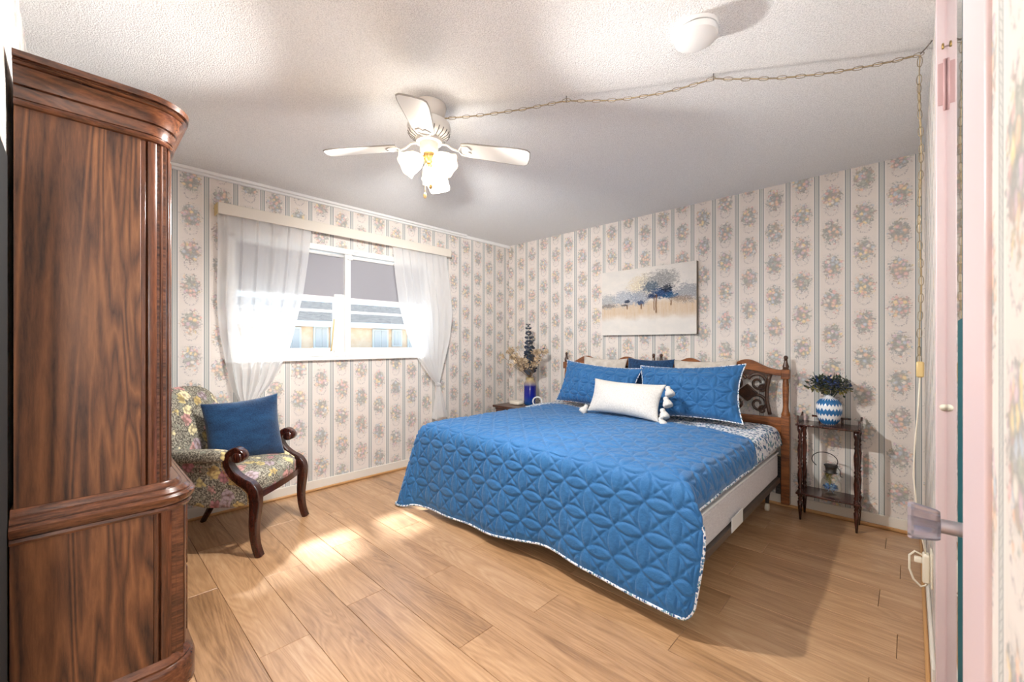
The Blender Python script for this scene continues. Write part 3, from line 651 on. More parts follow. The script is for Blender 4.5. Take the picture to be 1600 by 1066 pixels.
X = Xf+hA-.035*dropf-.034*wave*dropf**1.4-.05*dropf*np.clip((Bm-1.2)/.8, 0, 1)
Y = Yr+Bm
outR = dR*(dA/rho); outL = dL*(dA/rho)
Y = np.where(Bm < WDT/2, Yr+hR-outR*np.clip(.75-.62*dropf, 0, 1)-.18*dR, Yl-hL+outL*.35+.10*dL)
Y += .03*np.sin(Bm*5+1)*dropf*0
Z = zt-np.maximum(rho-.0, 0)
Z = np.where((dS < 1e-3), zt-dA, Z)
Z += .007*np.sin(A*5.1+Bm*3.3)*np.sin(Bm*4.7+1)*(A > 0)+.004*np.sin(A*13+Bm*9)*np.sin(Bm*11-A*4)
Z += .012*np.exp(-((A-1.05)/.35)**2)*np.sin(Bm*2.0+.5)*(A > 0)
Z = np.maximum(Z, .014)
P = np.stack([X, Y, Z], -1)
gu = np.gradient(P, axis=0); gv = np.gradient(P, axis=1); nrm = np.cross(gv, gu); nrm /= (np.linalg.norm(nrm, axis=-1, keepdims=True)+1e-9)
if nrm[NA-20, NB_//2, 2] < 0: nrm = -nrm
H = quilt_h(A+5, Bm+5, .150)*.0115
edge = np.minimum(1, np.minimum(np.minimum(T, 1-T)*40, np.minimum((bb-bb[0]), (bb[-1]-bb))[None]/.03))
P = P+nrm*(H*edge)[..., None]; P[..., 2] = np.maximum(P[..., 2], .012)
qt = thing('bed_quilt', 'bright blue stitched quilt spread over the king bed', 'quilt', (2.2, 1.7, .02))
MB().grid(P).build('quilt_top', MAT['quilt'], qt, world=True, smooth=True, solid=.004)
edgepts = [P[0, j] for j in range(0, NB_, 3)]; side = [P[i, 0] for i in range(NA-1, 0, -3)]; sideL = [P[i, NB_-1] for i in range(0, NA, 3)]
MB().tube(side+edgepts+sideL, .0075, 6).build('binding', MAT['binding'], qt, world=True, smooth=True)
MB().tube([P[NA-1, j] for j in range(0, NB_, 3)], .005, 6).build('binding', MAT['binding'], qt, world=True, smooth=True)

# bed pillows
G = 'pillows on the bed'
pillow('pillow', 'grey beige crumpled pillow behind the blue sham farther from camera', 'pillow', (3.520, 2.16, .88), .48, .44, .09, (0, -1, -.03), (.2, 0, 1), MAT['greycotton'], G, lump=.012, seed=1)
pillow('pillow', 'grey beige crumpled pillow behind the blue sham nearer the plant table', 'pillow', (3.520, 1.22, .88), .50, .44, .09, (0, -1, .03), (.2, 0, 1), MAT['greycotton'], G, lump=.012, seed=2)
pillow('pillow', 'dark navy velvet pillow at the middle of the headboards', 'pillow', (3.515, 1.69, .892), .44, .42, .09, (0, -1, -.01), (.25, 0, 1), MAT['navy2'], G, lump=.006, seed=4)
pillow('pillow_sham', 'blue quilted pillow sham nearest the window', 'pillow', (3.335, 2.11, .840), .86, .42, .20, (-.10, -1, -.06), (.36, 0, 1), MAT['quilt'], G, .017, n=130, lump=.012, seed=5, flange=.0035, pinch=.10)
pillow('pillow_sham', 'blue quilted pillow sham nearest the plant table', 'pillow', (3.315, 1.275, .848), .82, .44, .21, (.0, -1, .05), (.36, 0, 1), MAT['quilt'], G, .017, n=130, lump=.012, seed=6, flange=.0045, pinch=.10)
lt, r_, u_, n_ = pillow('lumbar_pillow', 'white knitted lumbar pillow with corner tassels in front of the shams', 'pillow', (3.01, 1.645, .79), .64, .29, .16, (-.04, -1, -.02), (.40, 0, 1), MAT['whiteknit'], G, lump=.004, seed=8, pinch=.09)
cL = Vector((3.01, 1.645, .79))
for a, b in ((1.02, .80), (1.02, .25), (1.0, -.35), (1.0, -.78), (-1.02, -.72)):
    p = cL+r_*(.33*a)+u_*(.15*b)-n_*.0
    tp = MB(); ax = Vector((-.30, -a*.45, -.85)).normalized()
    q = ax.to_track_quat('Z', 'Y').to_matrix().to_4x4()
    tp.lathe([(.008, -.016), (.017, -.010), (.020, .002), (.017, .010), (.026, .020), (.036, .044), (.034, .062), (.022, .060), (0, .058)], 12, M=Matrix.Translation(p) @ q, ruffle=[0, 0, 0, .05, .1, .16, .2, .1, 0])
    tp.build('tassel', MAT['whiteknit'], lt, world=True, smooth=True)

# ------------------------------------------------------------------ headboards
def headboard(label, ya, yb):
    t = thing('twin_headboard', label, 'headboard', (3.63, (ya+yb)/2, 0), 0, 'paired twin headboards')
    for y in (ya, yb):
        pr = [(.022, 0), (.022, .10), (.029, .12), (.029, .66), (.030, .695), (.022, .72), (.017, .76), (.020, .86), (.021, .92), (.016, .955), (.013, .962)]
        MB().box(3.604, 3.656, y-.027, y+.027, .04, .69).build('post_base', MAT['oak_hb'], t, world=True, bevel=.004)
        p = MB().lathe([(.028, .69), (.030, .70), (.022, .725), (.018, .76), (.021, .86), (.021, .92), (.017, .955), (.017, .966)], 18, (3.63, y, 0)).build('post', MAT['oak_hb'], t, world=True, smooth='a')
        MB().box(3.604, 3.656, y-.027, y+.027, .965, 1.035).build('post_block', MAT['oak_hb'], t, world=True, bevel=.005)
        MB().lathe([(.020, 1.033), (.022, 1.04), (.018, 1.046), (.022, 1.052), (.021, 1.060), (.013, 1.085), (.010, 1.10), (.013, 1.104), (.010, 1.108), (.014, 1.118), (.014, 1.128), (.008, 1.137), (0, 1.139)], 18, (3.63, y, 0)).build('finial', MAT['carve'], t, world=True, smooth='a')
    W = yb-ya; top = []
    for k in range(41):
        f = k/40; g = min(f, 1-f)*2           # 0 at post, 1 at middle
        hump = math.exp(-((g-.52)/.27)**2); z = 1.028+.078*hump-(0 if g < .5 else .0)
        if g > .8: z = max(z-.0, 1.036)
        top.append((ya+.02+(W-.04)*f, z))
    bot = [(y, .985+.04*math.exp(-((min(f, 1-f)*2-.52)/.3)**2)) for k in range(41) for f in [1-k/40] for y in [ya+.02+(W-.04)*f]]
    MB().prism(top+bot, 3.612, 3.646, 'x').build('crest_rail', MAT['oak_hb'], t, world=True, bevel=.004)
    MB().box(3.614, 3.644, ya, yb, .52, .675).build('lower_rail', MAT['oak_hb'], t, world=True, bevel=.004)
    cv = lambda y0, sgn, pts, r: MB().tube([(3.629, y0+sgn*a, b) for a, b in pts], r, 8)
    for y0, sg in ((ya+.255, -1), (yb-.255, 1)):
        cy = y0
        # upright concave side bars
        for q in (1, -1):
            pts = [(q*(.150-.022*math.sin(PI*k/10)+.004), .69+.30*k/10) for k in range(11)]
            cv(cy, sg, pts, [.014]*11).build('scroll_bar', MAT['carve'], t, world=True, smooth=True)
            for zc in (.925, .765):
                spi = []
                for k in range(46):
                    a = -PI*.5+k/45*PI*2.9; rr = .074*(1-k/45*.80); spi.append((q*(.062+rr*math.sin(a+PI*.12)*.95+.012), zc+rr*math.cos(a+PI*.12)))
                cv(cy, sg, spi, [.012-.004*k/45 for k in range(46)]).build('scroll', MAT['carve'], t, world=True, smooth=True)
                sp2 = []
                for k in range(30):
                    a = PI*.2-k/29*PI*2.0; rr = .032*(1-k/29*.75); sp2.append((q*(.105+rr*math.sin(a)), zc-.045+rr*math.cos(a)))
                cv(cy, sg, sp2, [.009-.003*k/29 for k in range(30)]).build('scroll', MAT['carve'], t, world=True, smooth=True)
        dm = MB().prism([(cy+.075, .845), (cy, .915), (cy-.075, .845), (cy, .775)], 3.617, 3.641, 'x'); dm.build('carved_diamond', MAT['carve'], t, world=True, bevel=.006)
        MB().box(3.622, 3.636, cy-.17, cy+.17, .985, 1.02).build('panel_cap', MAT['carve'], t, world=True, bevel=.003)
headboard('twin maple headboard with carved scrolls nearest the plant table', .668, 1.618)
headboard('twin maple headboard nearest the blue vase', 1.690, 2.665)

# wall vent behind the bed post
vt = thing('wall_vent', 'dark louvred wall vent behind the headboard post', 'vent', (3.69, .70, .06))
MB().box(3.685, 3.697, .655, .745, .085, .37).build('vent_plate', M('vent_grey', (72, 66, 62), .6), vt, world=True, bevel=.002)
s0 = None
for k in range(12):
    o = MB().box(-.004, .004, -.032, .032, -.003, .003).build('slat', MAT['darkmetal'], vt) if s0 is None else dup(s0, vt)
    s0 = s0 or o; o.location = (-.010, 0, .05+k*.022); o.rotation_euler = (0, .5, 0)

# ================================================================== WALL ART
MAT['canvas_edge'] = M('canvas_edge', (122, 112, 98), .8)
def m_art():
    m = Mat('painted_canvas', rough=.75, spec=.2); sp = m.n('SeparateXYZ'); co = m.coord(); m.put(sp.inputs[0], co)
    x = m.mth('DIVIDE', m.mth('SUBTRACT', 2.25-1.787, sp.outputs['Y']), .927); y = m.mth('DIVIDE', m.mth('SUBTRACT', sp.outputs['Z'], 0), .63)
    flat = m.n('CombineXYZ', {0: x, 1: y, 2: 0}).outputs[0]
    n1 = m.noise(flat, 6, 5, .65).outputs[0]; n2 = m.noise(flat, 26, 4, .65).outputs[0]; n3 = m.noise(m.coord(scale=(1, 30, 3)), 2, 3).outputs[0]
    c = m.mix(m.sstep(n1, .3, .7), srgb(226, 220, 212), srgb(216, 212, 206))
    ye = m.mth('ADD', y, m.mth('MULTIPLY', m.mth('SUBTRACT', n1, .5), .16))
    band = m.mth('MULTIPLY', m.sstep(ye, .20, .34), m.sstep(ye, .56, .44))
    hf = m.noise(flat, 70, 3, .7).outputs[0]
    c = m.mix(m.mth('MULTIPLY', band, m.mth('ADD', .30, m.mth('MULTIPLY', n3, .75))), c, m.mix(hf, srgb(186, 146, 104), srgb(218, 196, 160)))
    def blob(cx, cy, rx, ry, soft, amp):
        a = m.mth('DIVIDE', m.mth('SUBTRACT', x, cx), rx); b = m.mth('DIVIDE', m.mth('SUBTRACT', y, cy), ry)
        r = m.mth('ADD', m.mth('SQRT', m.mth('ADD', m.mth('MULTIPLY', a, a), m.mth('MULTIPLY', b, b))), m.mth('ADD', m.mth('MULTIPLY', m.mth('SUBTRACT', n2, .5), amp), m.mth('MULTIPLY', m.mth('SUBTRACT', hf, .5), 1.6)))
        return m.sstep(r, 1+soft, 1-soft)
    for cx, cy, rx, ry, colr, k in ((.48, .72, .16, .16, (206, 186, 152), .6), (.08, .53, .12, .10, (146, 150, 154), .75), (.28, .56, .13, .11, (150, 156, 166), .8), (.44, .56, .10, .11, (134, 142, 156), .8), (.92, .58, .13, .12, (130, 134, 142), .8),
                                  (.62, .72, .16, .17, (150, 148, 148), .85), (.70, .80, .13, .12, (128, 128, 128), .7), (.56, .70, .07, .08, (60, 82, 100), .8), (.68, .60, .11, .07, (22, 58, 100), .95), (.72, .66, .05, .05, (34, 42, 56), .9), (.57, .57, .05, .04, (24, 48, 84), .9),
                                  (.76, .55, .07, .04, (28, 74, 110), .9), (.30, .51, .03, .03, (24, 40, 66), .9), (.27, .46, .04, .015, (58, 56, 60), .8), (.45, .48, .035, .04, (38, 62, 96), .85), (.07, .46, .08, .03, (108, 98, 92), .6), (.85, .5, .1, .04, (140, 116, 92), .6)):
        c = m.mix(m.mth('MULTIPLY', blob(cx, cy, rx, ry, .34, 2.0), k), c, m.mix(m.sstep(hf, .45, .7), srgb(*colr), srgb(*[min(255, int(q*1.25+20)) for q in colr])))
    for cx, w_, y0, y1 in ((.612, .008, .30, .60), (.59, .005, .34, .57), (.455, .006, .37, .48), (.30, .006, .38, .47), (.76, .006, .40, .5)):
        a = m.mth('ABSOLUTE', m.mth('SUBTRACT', x, m.mth('ADD', cx, m.mth('MULTIPLY', m.mth('SUBTRACT', n1, .5), .02))))
        k = m.mth('MULTIPLY', m.mth('MULTIPLY', m.sstep(a, w_*1.6, w_*.6), m.sstep(y, y0, y0+.03)), m.sstep(y, y1, y1-.03))
        c = m.mix(m.mth('MULTIPLY', k, .85), c, srgb(112, 78, 52))
    m.set('Base Color', c); m.bump(m.noise(co, 300, 2).outputs[0], .15, .003); return m.m
pic = thing('canvas_painting', 'unframed canvas painting of blue grey trees above the bed', 'painting', (3.67, 1.787, 1.31))
MB().box(3.668, XB-.001, 1.323, 2.25, 1.31, 1.94).build('stretcher', MAT['canvas_edge'], pic, world=True, bevel=.002)
MB().box(3.6655, 3.668, 1.324, 2.249, 1.311, 1.939).build('painted_front', m_art(), pic, world=True)

# ================================================================== PLANT TABLE
tx0, tx1, ty0, ty1 = 3.47, 3.675, .235, .575
pt = thing('plant_table', 'small dark two-tier spindle table against the wallpapered wall', 'table', (3.57, .405, 0))
def spindle(x, y):
    pr = [(.006, 0), (.010, .05), (.014, .10), (.016, .125), (.010, .135), (.014, .145), (.010, .155), (.016, .165), (.016, .20), (.010, .21), (.015, .22), (.010, .235), (.013, .26), (.016, .31), (.011, .355), (.015, .365), (.009, .375), (.015, .39), (.010, .40), (.014, .44), (.016, .49), (.010, .535), (.015, .545), (.009, .555), (.014, .57), (.010, .60), (.016, .62), (.016, .655)]
    return MB().lathe(pr, 14, (x, y, 0)).build('spindle_leg', MAT['mahog'], pt, world=True, smooth=True)
for x in (tx0+.018, tx1-.02):
    for y in (ty0+.018, ty1-.018): spindle(x, y)
for z in (.655, .178): MB().box(tx0-.006, tx1+.004, ty0-.006, ty1+.006, z, z+.014).build('shelf', MAT['mahog'], pt, world=True, bevel=.004)
for y in (ty0+.004, ty1-.004):
    MB().prism([(tx0+.01, .669), (tx0+.02, .725), (tx0+.05, .71), (tx1-.03, .71), (tx1-.005, .73), (tx1, .669)], y-.006, y+.006, 'y').build('side_gallery', MAT['mahog'], pt, world=True, bevel=.002)
MB().box(tx1-.012, tx1-.004, ty0+.06, ty1-.06, .70, .714).box(tx1-.012, tx1-.004, ty0+.10, ty0+.114, .669, .70).box(tx1-.012, tx1-.004, ty1-.114, ty1-.10, .669, .70).build('back_gallery', MAT['mahog'], pt, world=True, bevel=.002)

def m_ikat():
    m = Mat('blue_white_ceramic', rough=.15); sp = m.n('SeparateXYZ'); co = m.coord(); m.put(sp.inputs[0], co)
    ang = m.mth('ARCTAN2', sp.outputs['Y'], sp.outputs['X']); zig = m.mth('MULTIPLY', m.mth('ABSOLUTE', m.mth('SUBTRACT', m.mth('FRACT', m.mth('MULTIPLY', ang, 3.5)), .5)), .035)
    n = m.noise(co, 40, 2).outputs[0]
    zz = m.mth('ADD', m.mth('ADD', sp.outputs['Z'], zig), m.mth('MULTIPLY', n, .02)); f = m.mth('FRACT', m.mth('DIVIDE', zz, .068))
    m.set('Base Color', m.mix(m.mth('MULTIPLY', m.sstep(f, .30, .42), m.sstep(f, .97, .86)), srgb(236, 240, 244), m.mix(n, srgb(26, 84, 140), srgb(58, 128, 186)))); return m.m
vz = .669
tag(MB().lathe([(.030, 0), (.040, .004), (.060, .035), (.072, .080), (.075, .115), (.070, .150), (.052, .176), (.030, .186), (.027, .200), (.031, .208), (.026, .206), (.022, .19)], 36).build('ceramic_vase', m_ikat(), smooth=True), 'blue and white patterned vase on the plant table', 'vase').location = (3.565, .405, vz)
def leafcloud(mb, c, n, R, ls, up=.4, flat=1.0):
    for k in range(n):
        d = Vector((random.gauss(0, 1), random.gauss(0, 1), random.gauss(up, .7))).normalized(); rr = random.uniform(.35, 1)
        p = Vector(c)+Vector((d.x*R[0], d.y*R[1], d.z*R[2]))*rr
        t = (d+Vector((random.gauss(0, .5), random.gauss(0, .5), random.gauss(0, .5)))).normalized(); sdir = t.cross(Vector((random.random(), random.random(), 1))).normalized(); l = ls*random.uniform(.6, 1.3); w_ = l*.28
        mb.add([p-t*l*.5, p+sdir*w_+t*.0, p+t*l*.5, p-sdir*w_], [(0, 1, 2, 3)])
    return mb
MAT['leaf'] = m_cloth('dark_green_leaf', srgb(30, 46, 34), srgb(72, 84, 52), 30, .6, .1)
MAT['bluefl'] = m_cloth('blue_blossom', srgb(30, 48, 96), srgb(56, 84, 140), 40, .7, .1)
MAT['yelfl'] = m_cloth('dry_yellow_leaf', srgb(150, 132, 60), srgb(110, 110, 54), 40, .7, .1)
pl = thing('flower_bunch', 'bushy bunch of dark green leaves and blue blossoms in the patterned vase', 'plant', (3.565, .405, vz+.2))
pc = (3.565, .405, .935)
st = MB()
for k in range(26):
    a = random.uniform(0, 2*PI); q = random.uniform(.3, 1); e = (pc[0]+.085*q*math.cos(a), pc[1]+.125*q*math.sin(a), pc[2]+random.uniform(-.02, .10)*1)
    st.tube([(3.565, .405, vz+.15), ((3.565+e[0])/2, (.405+e[1])/2, .90), e], .0014, 4)
tag(st.build('stems', MAT['leaf'], pl, world=True), kind='stuff')
tag(leafcloud(MB(), pc, 620, (.09, .135, .085), .028, .35).build('leaves', MAT['leaf'], pl, world=True), kind='stuff')
tag(leafcloud(MB(), (3.54, .405, .945), 230, (.085, .12, .075), .022, .4).build('blossoms', MAT['bluefl'], pl, world=True), kind='stuff')
tag(leafcloud(MB(), (3.55, .40, .915), 120, (.085, .13, .03), .026, -.1).build('yellow_leaves', MAT['yelfl'], pl, world=True), kind='stuff')

# glass jug lantern on the lower shelf
jg = thing('glass_jug', 'clear glass jug with wire handle and blue flowers on the lower shelf', 'jug', (3.575, .395, .192))
MB().lathe([(.030, .0), (.048, .008), (.060, .045), (.056, .085), (.036, .125), (.028, .150), (.034, .185), (.036, .195)], 28, (3.575, .395, .192)).build('jug_body', MAT['clear'], jg, world=True, smooth=True)
MB().lathe([(.037, .150), (.029, .152), (.033, .185), (.040, .20), (.037, .203)], 20, (3.575, .395, .192)).build('neck_band', MAT['darkmetal'], jg, world=True, smooth=True)
h_ = [(3.575, .425+.035*math.cos(a), .43+.055*math.sin(a)) for a in [PI*(-.35)+k*2*PI*.87/24 for k in range(25)]]
MB().tube([(3.575+.0, .395+.072*math.cos(a)+.035, .195+.225+.055*math.sin(a)+.0) for a in [-.9+k*5.0/26 for k in range(27)]], .003, 6).build('wire_handle', MAT['darkmetal'], jg, world=True, smooth=True)
MB().tube([(3.565, .365, .39), (3.56, .345, .37), (3.56, .342, .33), (3.56, .332, .325)], .0025, 6).build('latch_wire', MAT['darkmetal'], jg, world=True, smooth=True)
tag(leafcloud(MB(), (3.575, .395, .238), 160, (.042, .042, .03), .022, .2).build('inner_flowers', m_cloth('blue_jug_flowers', srgb(30, 90, 170), srgb(150, 190, 220), 60, .7, .1), jg, world=True), kind='stuff')
tag(leafcloud(MB(), (3.575, .405, .31), 60, (.02, .024, .06), .03, .2).build('dry_leaves', MAT['yelfl'], jg, world=True), kind='stuff')

# ================================================================== NIGHTSTAND
ns = thing('nightstand', 'dark wooden nightstand in the corner between bed and window', 'nightstand', (3.45, 3.10, 0))
MB().box(3.23, 3.67, 2.84, 3.34, .06, .50).build('body', MAT['night'], ns, world=True, bevel=.003)
MB().box(3.20, 3.68, 2.81, 3.365, .525, .55).build('top', MAT['night'], ns, world=True, bevel=.006)
MB().box(3.225, 3.67, 2.835, 3.345, .50, .525).build('frieze', MAT['night'], ns, world=True, bevel=.003)
for k in range(2):
    d = MB().box(3.212, 3.23, 2.86, 3.32, .09+.2*k, .27+.2*k).build('drawer', MAT['night'], ns, world=True, bevel=.003)
    MB().lathe([(.006, 0), (.006, .012), (.014, .016), (.014, .024), (0, .027)], 14, M=Matrix.Translation((3.212, 3.09, .18+.2*k)) @ Matrix.Rotation(-PI/2, 4, 'Y')).build('knob', MAT['brass'], d, world=True, smooth=True)
for x in (3.25, 3.64):
    for y in (2.86, 3.32): MB().box(x-.02, x+.02, y-.02, y+.02, 0, .06).build('foot', MAT['night'], ns, world=True)
def m_bluevase():
    m = Mat('cobalt_glazed_vase', rough=.12); sp = m.n('SeparateXYZ'); co = m.coord(); m.put(sp.inputs[0], co)
    z = m.mth('ADD', sp.outputs['Z'], m.mth('MULTIPLY', m.noise(co, 30, 3).outputs[0], .02))
    m.set('Base Color', m.ramp(m.mth('DIVIDE', z, .32), [(0, srgb(24, 84, 132)), (.12, srgb(22, 70, 140)), (.35, srgb(16, 30, 140)), (.68, srgb(26, 30, 120)), (.74, srgb(120, 112, 130)), (.84, srgb(158, 140, 116)), (.93, srgb(176, 156, 110)), (1, srgb(150, 130, 80))])); return m.m
tag(MB().lathe([(.058, 0), (.066, .01), (.068, .05), (.068, .235), (.060, .255), (.044, .270), (.040, .285), (.046, .300), (.042, .302), (.036, .285)], 32).build('blue_vase', m_bluevase(), smooth=True), 'tall cobalt blue vase with tan neck on the nightstand', 'vase').location = (3.50, 3.07, .55)
df = thing('dried_bouquet', 'dried cream blossoms and navy eucalyptus in the cobalt vase', 'plant', (3.50, 3.07, .85))
vc = Vector((3.50, 3.07, .84))
stm = MB(); ev = MB(); cb = MB(); tw = MB()
def eucal(tip, n, r0):
    b = vc; pts = [b+(tip-b)*(k/8)+Vector((0, 0, .02*math.sin(PI*k/8))) for k in range(9)]; stm.tube(pts, .002, 4)
    for k in range(n):
        f = .18+.82*k/n; p = b+(tip-b)*f; r = r0*(1.15-f*.75)
        a0 = k*1.9
        for s in (0, PI):
            d = Vector((math.cos(a0+s), math.sin(a0+s), .25)); c = p+d*r*1.0; t = (d.cross(Vector((0, 0, 1))).normalized()*.7+Vector((0, 0, .7))); u = d.normalized()
            ring = [c+u*r*math.cos(q)+t*r*.85*math.sin(q) for q in [2*PI*i/7 for i in range(7)]]
            ev.add(ring, [tuple(range(7))])
eucal(Vector((3.49, 3.09, 1.46)), 24, .040); eucal(Vector((3.44, 2.98, 1.34)), 10, .030); eucal(Vector((3.52, 2.86, 1.22)), 7, .018); eucal(Vector((3.50, 3.11, 1.25)), 14, .042); eucal(Vector((3.46, 3.05, 1.15)), 12, .042)
def sprig(dirx, L, cl, mb_b, n):
    for k in range(n):
        d = Vector((dirx[0]+random.gauss(0, .16), dirx[1]+random.gauss(0, .16), dirx[2]+random.gauss(0, .14))).normalized(); l = L*random.uniform(.5, 1); e = vc+d*l
        stm2.tube([vc, vc+d*l*.5+Vector((0, 0, .01)), e], .0016, 4)
        leafcloud(mb_b, e, cl, (.03, .03, .03), .034, 0)
stm2 = MB()
sprig((-.30, .50, .7), .40, 16, cb, 22); sprig((-.05, -.36, .8), .36, 26, cb, 12); sprig((-.1, .1, .9), .2, 26, cb, 14); sprig((-.2, .15, .8), .28, 16, cb, 12)
tag(stm.build('eucalyptus_stems', MAT['leaf'], df, world=True), kind='stuff')
tag(ev.build('eucalyptus_leaves', m_cloth('navy_leaf', srgb(28, 38, 56), srgb(48, 62, 84), 30, .6, .1), df, world=True), kind='stuff')
tag(stm2.build('dried_stems', m_cloth('dry_twig', srgb(120, 92, 66), srgb(160, 130, 98), 30, .8, .1), df, world=True), kind='stuff')
tag(cb.build('dried_blossoms', m_cloth('cream_blossom', srgb(196, 168, 132), srgb(232, 212, 180), 30, .8, .1), df, world=True), kind='stuff')
tag(MB().sq((3.40, 3.18, .572), (.055, .075, .022), .4, 10).build('white_box', MAT['cream'], smooth=True), 'small flat white box beside the cobalt vase', 'box')
rg = thing('ring_ornament', 'small silver ring ornament standing on the nightstand beside the bed', 'ornament', (3.42, 2.86, .55))
RM = Matrix.Translation((3.40, 2.88, .612)) @ Matrix.Rotation(math.radians(-46), 4, 'Z') @ Matrix.Rotation(PI/2, 4, 'X')
MB().tube([RM @ Vector((.047*math.cos(a), .047*math.sin(a), 0)) for a in [2*PI*k/24 for k in range(24)]], .008, 8, closed=True).build('ring', MAT['plast_w'], rg, world=True, smooth=True)
MB().tube([RM @ Vector((.024*math.cos(a)+.004, .024*math.sin(a), 0)) for a in [2*PI*k/24 for k in range(20)]], .006, 8).build('inner_curl', MAT['steel'], rg, world=True, smooth=True)
MB().box(3.38, 3.42, 2.855, 2.905, .55, .562).build('ring_base', MAT['plast_w'], rg, world=True, bevel=.003)

# ================================================================== CEILING FAN
FX, FY = 1.243, 1.775
MAT['fanwhite'] = M('fan_white', (216, 213, 208), .4)
MAT['fanedge'] = M('fan_blade_edge', (150, 145, 138), .5)
fan = thing('ceiling_fan', 'white four-blade ceiling fan with three lit tulip lamps', 'ceiling fan', (FX, FY, ZC))
MB().lathe([(.085, 2.438), (.088, 2.43), (.080, 2.395), (.066, 2.375), (.05, 2.358)], 32, (FX, FY, 0)).build('canopy', M('fan_canopy', (214, 206, 198), .4), fan, world=True, smooth='a')
MB().lathe([(.05, 2.362), (.085, 2.358), (.106, 2.342), (.110, 2.322), (.106, 2.300), (.096, 2.282), (.062, 2.262)], 36, (FX, FY, 0)).build('motor_housing', MAT['fanwhite'], fan, world=True, smooth='a')
sl0 = None
for k in range(26):
    if sl0 is None: o = sl0 = MB().tube([(.068, 0, 2.2645-ZC), (.097, 0, 2.282-ZC), (.1065, 0, 2.298-ZC)], .0021, 5).build('vent_slot', MAT['seam'], fan)
    else: o = dup(sl0, fan)
    o.rotation_euler = (0, 0, 2*PI*k/26)
MB().lathe([(.045, 2.264), (.066, 2.260), (.066, 2.248), (.046, 2.244), (.046, 2.205), (.04, 2.195), (.0, 2.192)], 28, (FX, FY, 0)).build('switch_housing', MAT['fanwhite'], fan, world=True, smooth='a')
bz = 2.236
bl0 = None; ir0 = None
blp = [(.165, -.045), (.20, -.052), (.455, -.064), (.497, -.060), (.512, -.046), (.517, 0), (.512, .046), (.497, .060), (.455, .064), (.20, .052), (.165, .045)]
for k in range(4):
    a = math.radians(47+90*k)
    if bl0 is None:
        o = MB().prism(blp, -.003, .003, 'z').build('blade', MAT['fanwhite'], fan, bevel=.0015)
        i_ = MB().tube([(.05, 0, .016), (.09, 0, .016), (.12, 0, -.004), (.15, 0, -.010)], .006, 8)
        i_.tube([(.15, 0, -.008), (.165, .03, -.006), (.195, .036, -.006), (.215, .012, -.006), (.195, 0, -.006), (.215, -.012, -.006), (.195, -.036, -.006), (.165, -.03, -.006)], .0036, 6, closed=True)
        i_ = i_.build('blade_iron', MAT['fanwhite'], o, smooth=True)
        e_ = MB().tube([(.165, 0, 0)]+[(x, y, 0) for x, y in blp[1:-1]], .001, 4) if False else MB().tube([(x, y, 0) for x, y in blp], .0036, 6, closed=True).build('blade_rim', MAT['fanedge'], o, smooth=True)
        bl0, ir0, re0 = o, i_, e_
    else: o = dup(bl0, fan); dup(ir0, o); dup(re0, o)
    o.location = (0, 0, bz-ZC); o.rotation_euler = (math.radians(-11), math.radians(6), a)
MB().lathe([(.0, 2.120), (.012, 2.122), (.016, 2.135), (.010, 2.145), (.022, 2.160), (.030, 2.178), (.026, 2.196)], 20, (FX, FY, 0)).build('light_fitter', MAT['brass'], fan, world=True, smooth='a')
for k, deg in enumerate((165, 285, 45)):
    a = math.radians(deg); ax = Vector((math.cos(a)*.82, math.sin(a)*.82, -.57)).normalized(); q = ax.to_track_quat('Z', 'Y').to_matrix().to_4x4()
    o0 = Vector((FX+.03*math.cos(a), FY+.03*math.sin(a), 2.172)); Mx = Matrix.Translation(o0) @ q
    MB().tube([(FX+.015*math.cos(a), FY+.015*math.sin(a), 2.178), tuple(o0), tuple(o0+ax*.02)], .008, 8).build('lamp_arm', MAT['brass'], fan, world=True, smooth=True)
    sh = MB().lathe([(.018, .012), (.026, .020), (.044, .045), (.052, .075), (.054, .095), (.062, .112)], 36, M=Mx, ruffle=[0, 0, 0, .015, .04, .09]).build('lamp_shade', MAT['shade'], fan, world=True, smooth=True)
    MB().lathe([(.012, .02), (.013, .045), (.024, .068), (.027, .084), (.020, .102), (0, .109)], 20, M=Mx).build('bulb', MAT['bulb'], sh, world=True, smooth=True)
    l = bpy.data.lights.new('fan_lamp', 'SPOT'); l.energy = FAN_W; l.color = (1, .98, .95); l.shadow_soft_size = .035; l.spot_size = math.radians(140); l.spot_blend = .7
    lo = bpy.data.objects.new('fan_lamp', l); COL.objects.link(lo); lo.location = o0+ax*.112; lo.rotation_euler = ax.to_track_quat('-Z', 'Y').to_euler()
l = bpy.data.lights.new('fan_glow', 'POINT'); l.energy = GLOW_W; l.color = (1, .98, .95); l.shadow_soft_size = .08
lo = bpy.data.objects.new('fan_glow', l); COL.objects.link(lo); lo.location = (FX, FY, 2.07)
for dx, dy, z1 in ((-.030, -.008, 1.985), (-.006, -.022, 2.035)):
    pc_ = MB().tube([(FX+dx, FY+dy, 2.16), (FX+dx, FY+dy, z1)], .0013, 6).build('pull_chain', MAT['brass'], fan, world=True)
    MB().lathe([(.003, 0), (.008, -.008), (.009, -.018), (.005, -.028), (0, -.03)], 14, (FX+dx, FY+dy, z1)).build('pull_knob', MAT['tan'] if z1 < 2.0 else MAT['brass'], pc_, world=True, smooth=True)

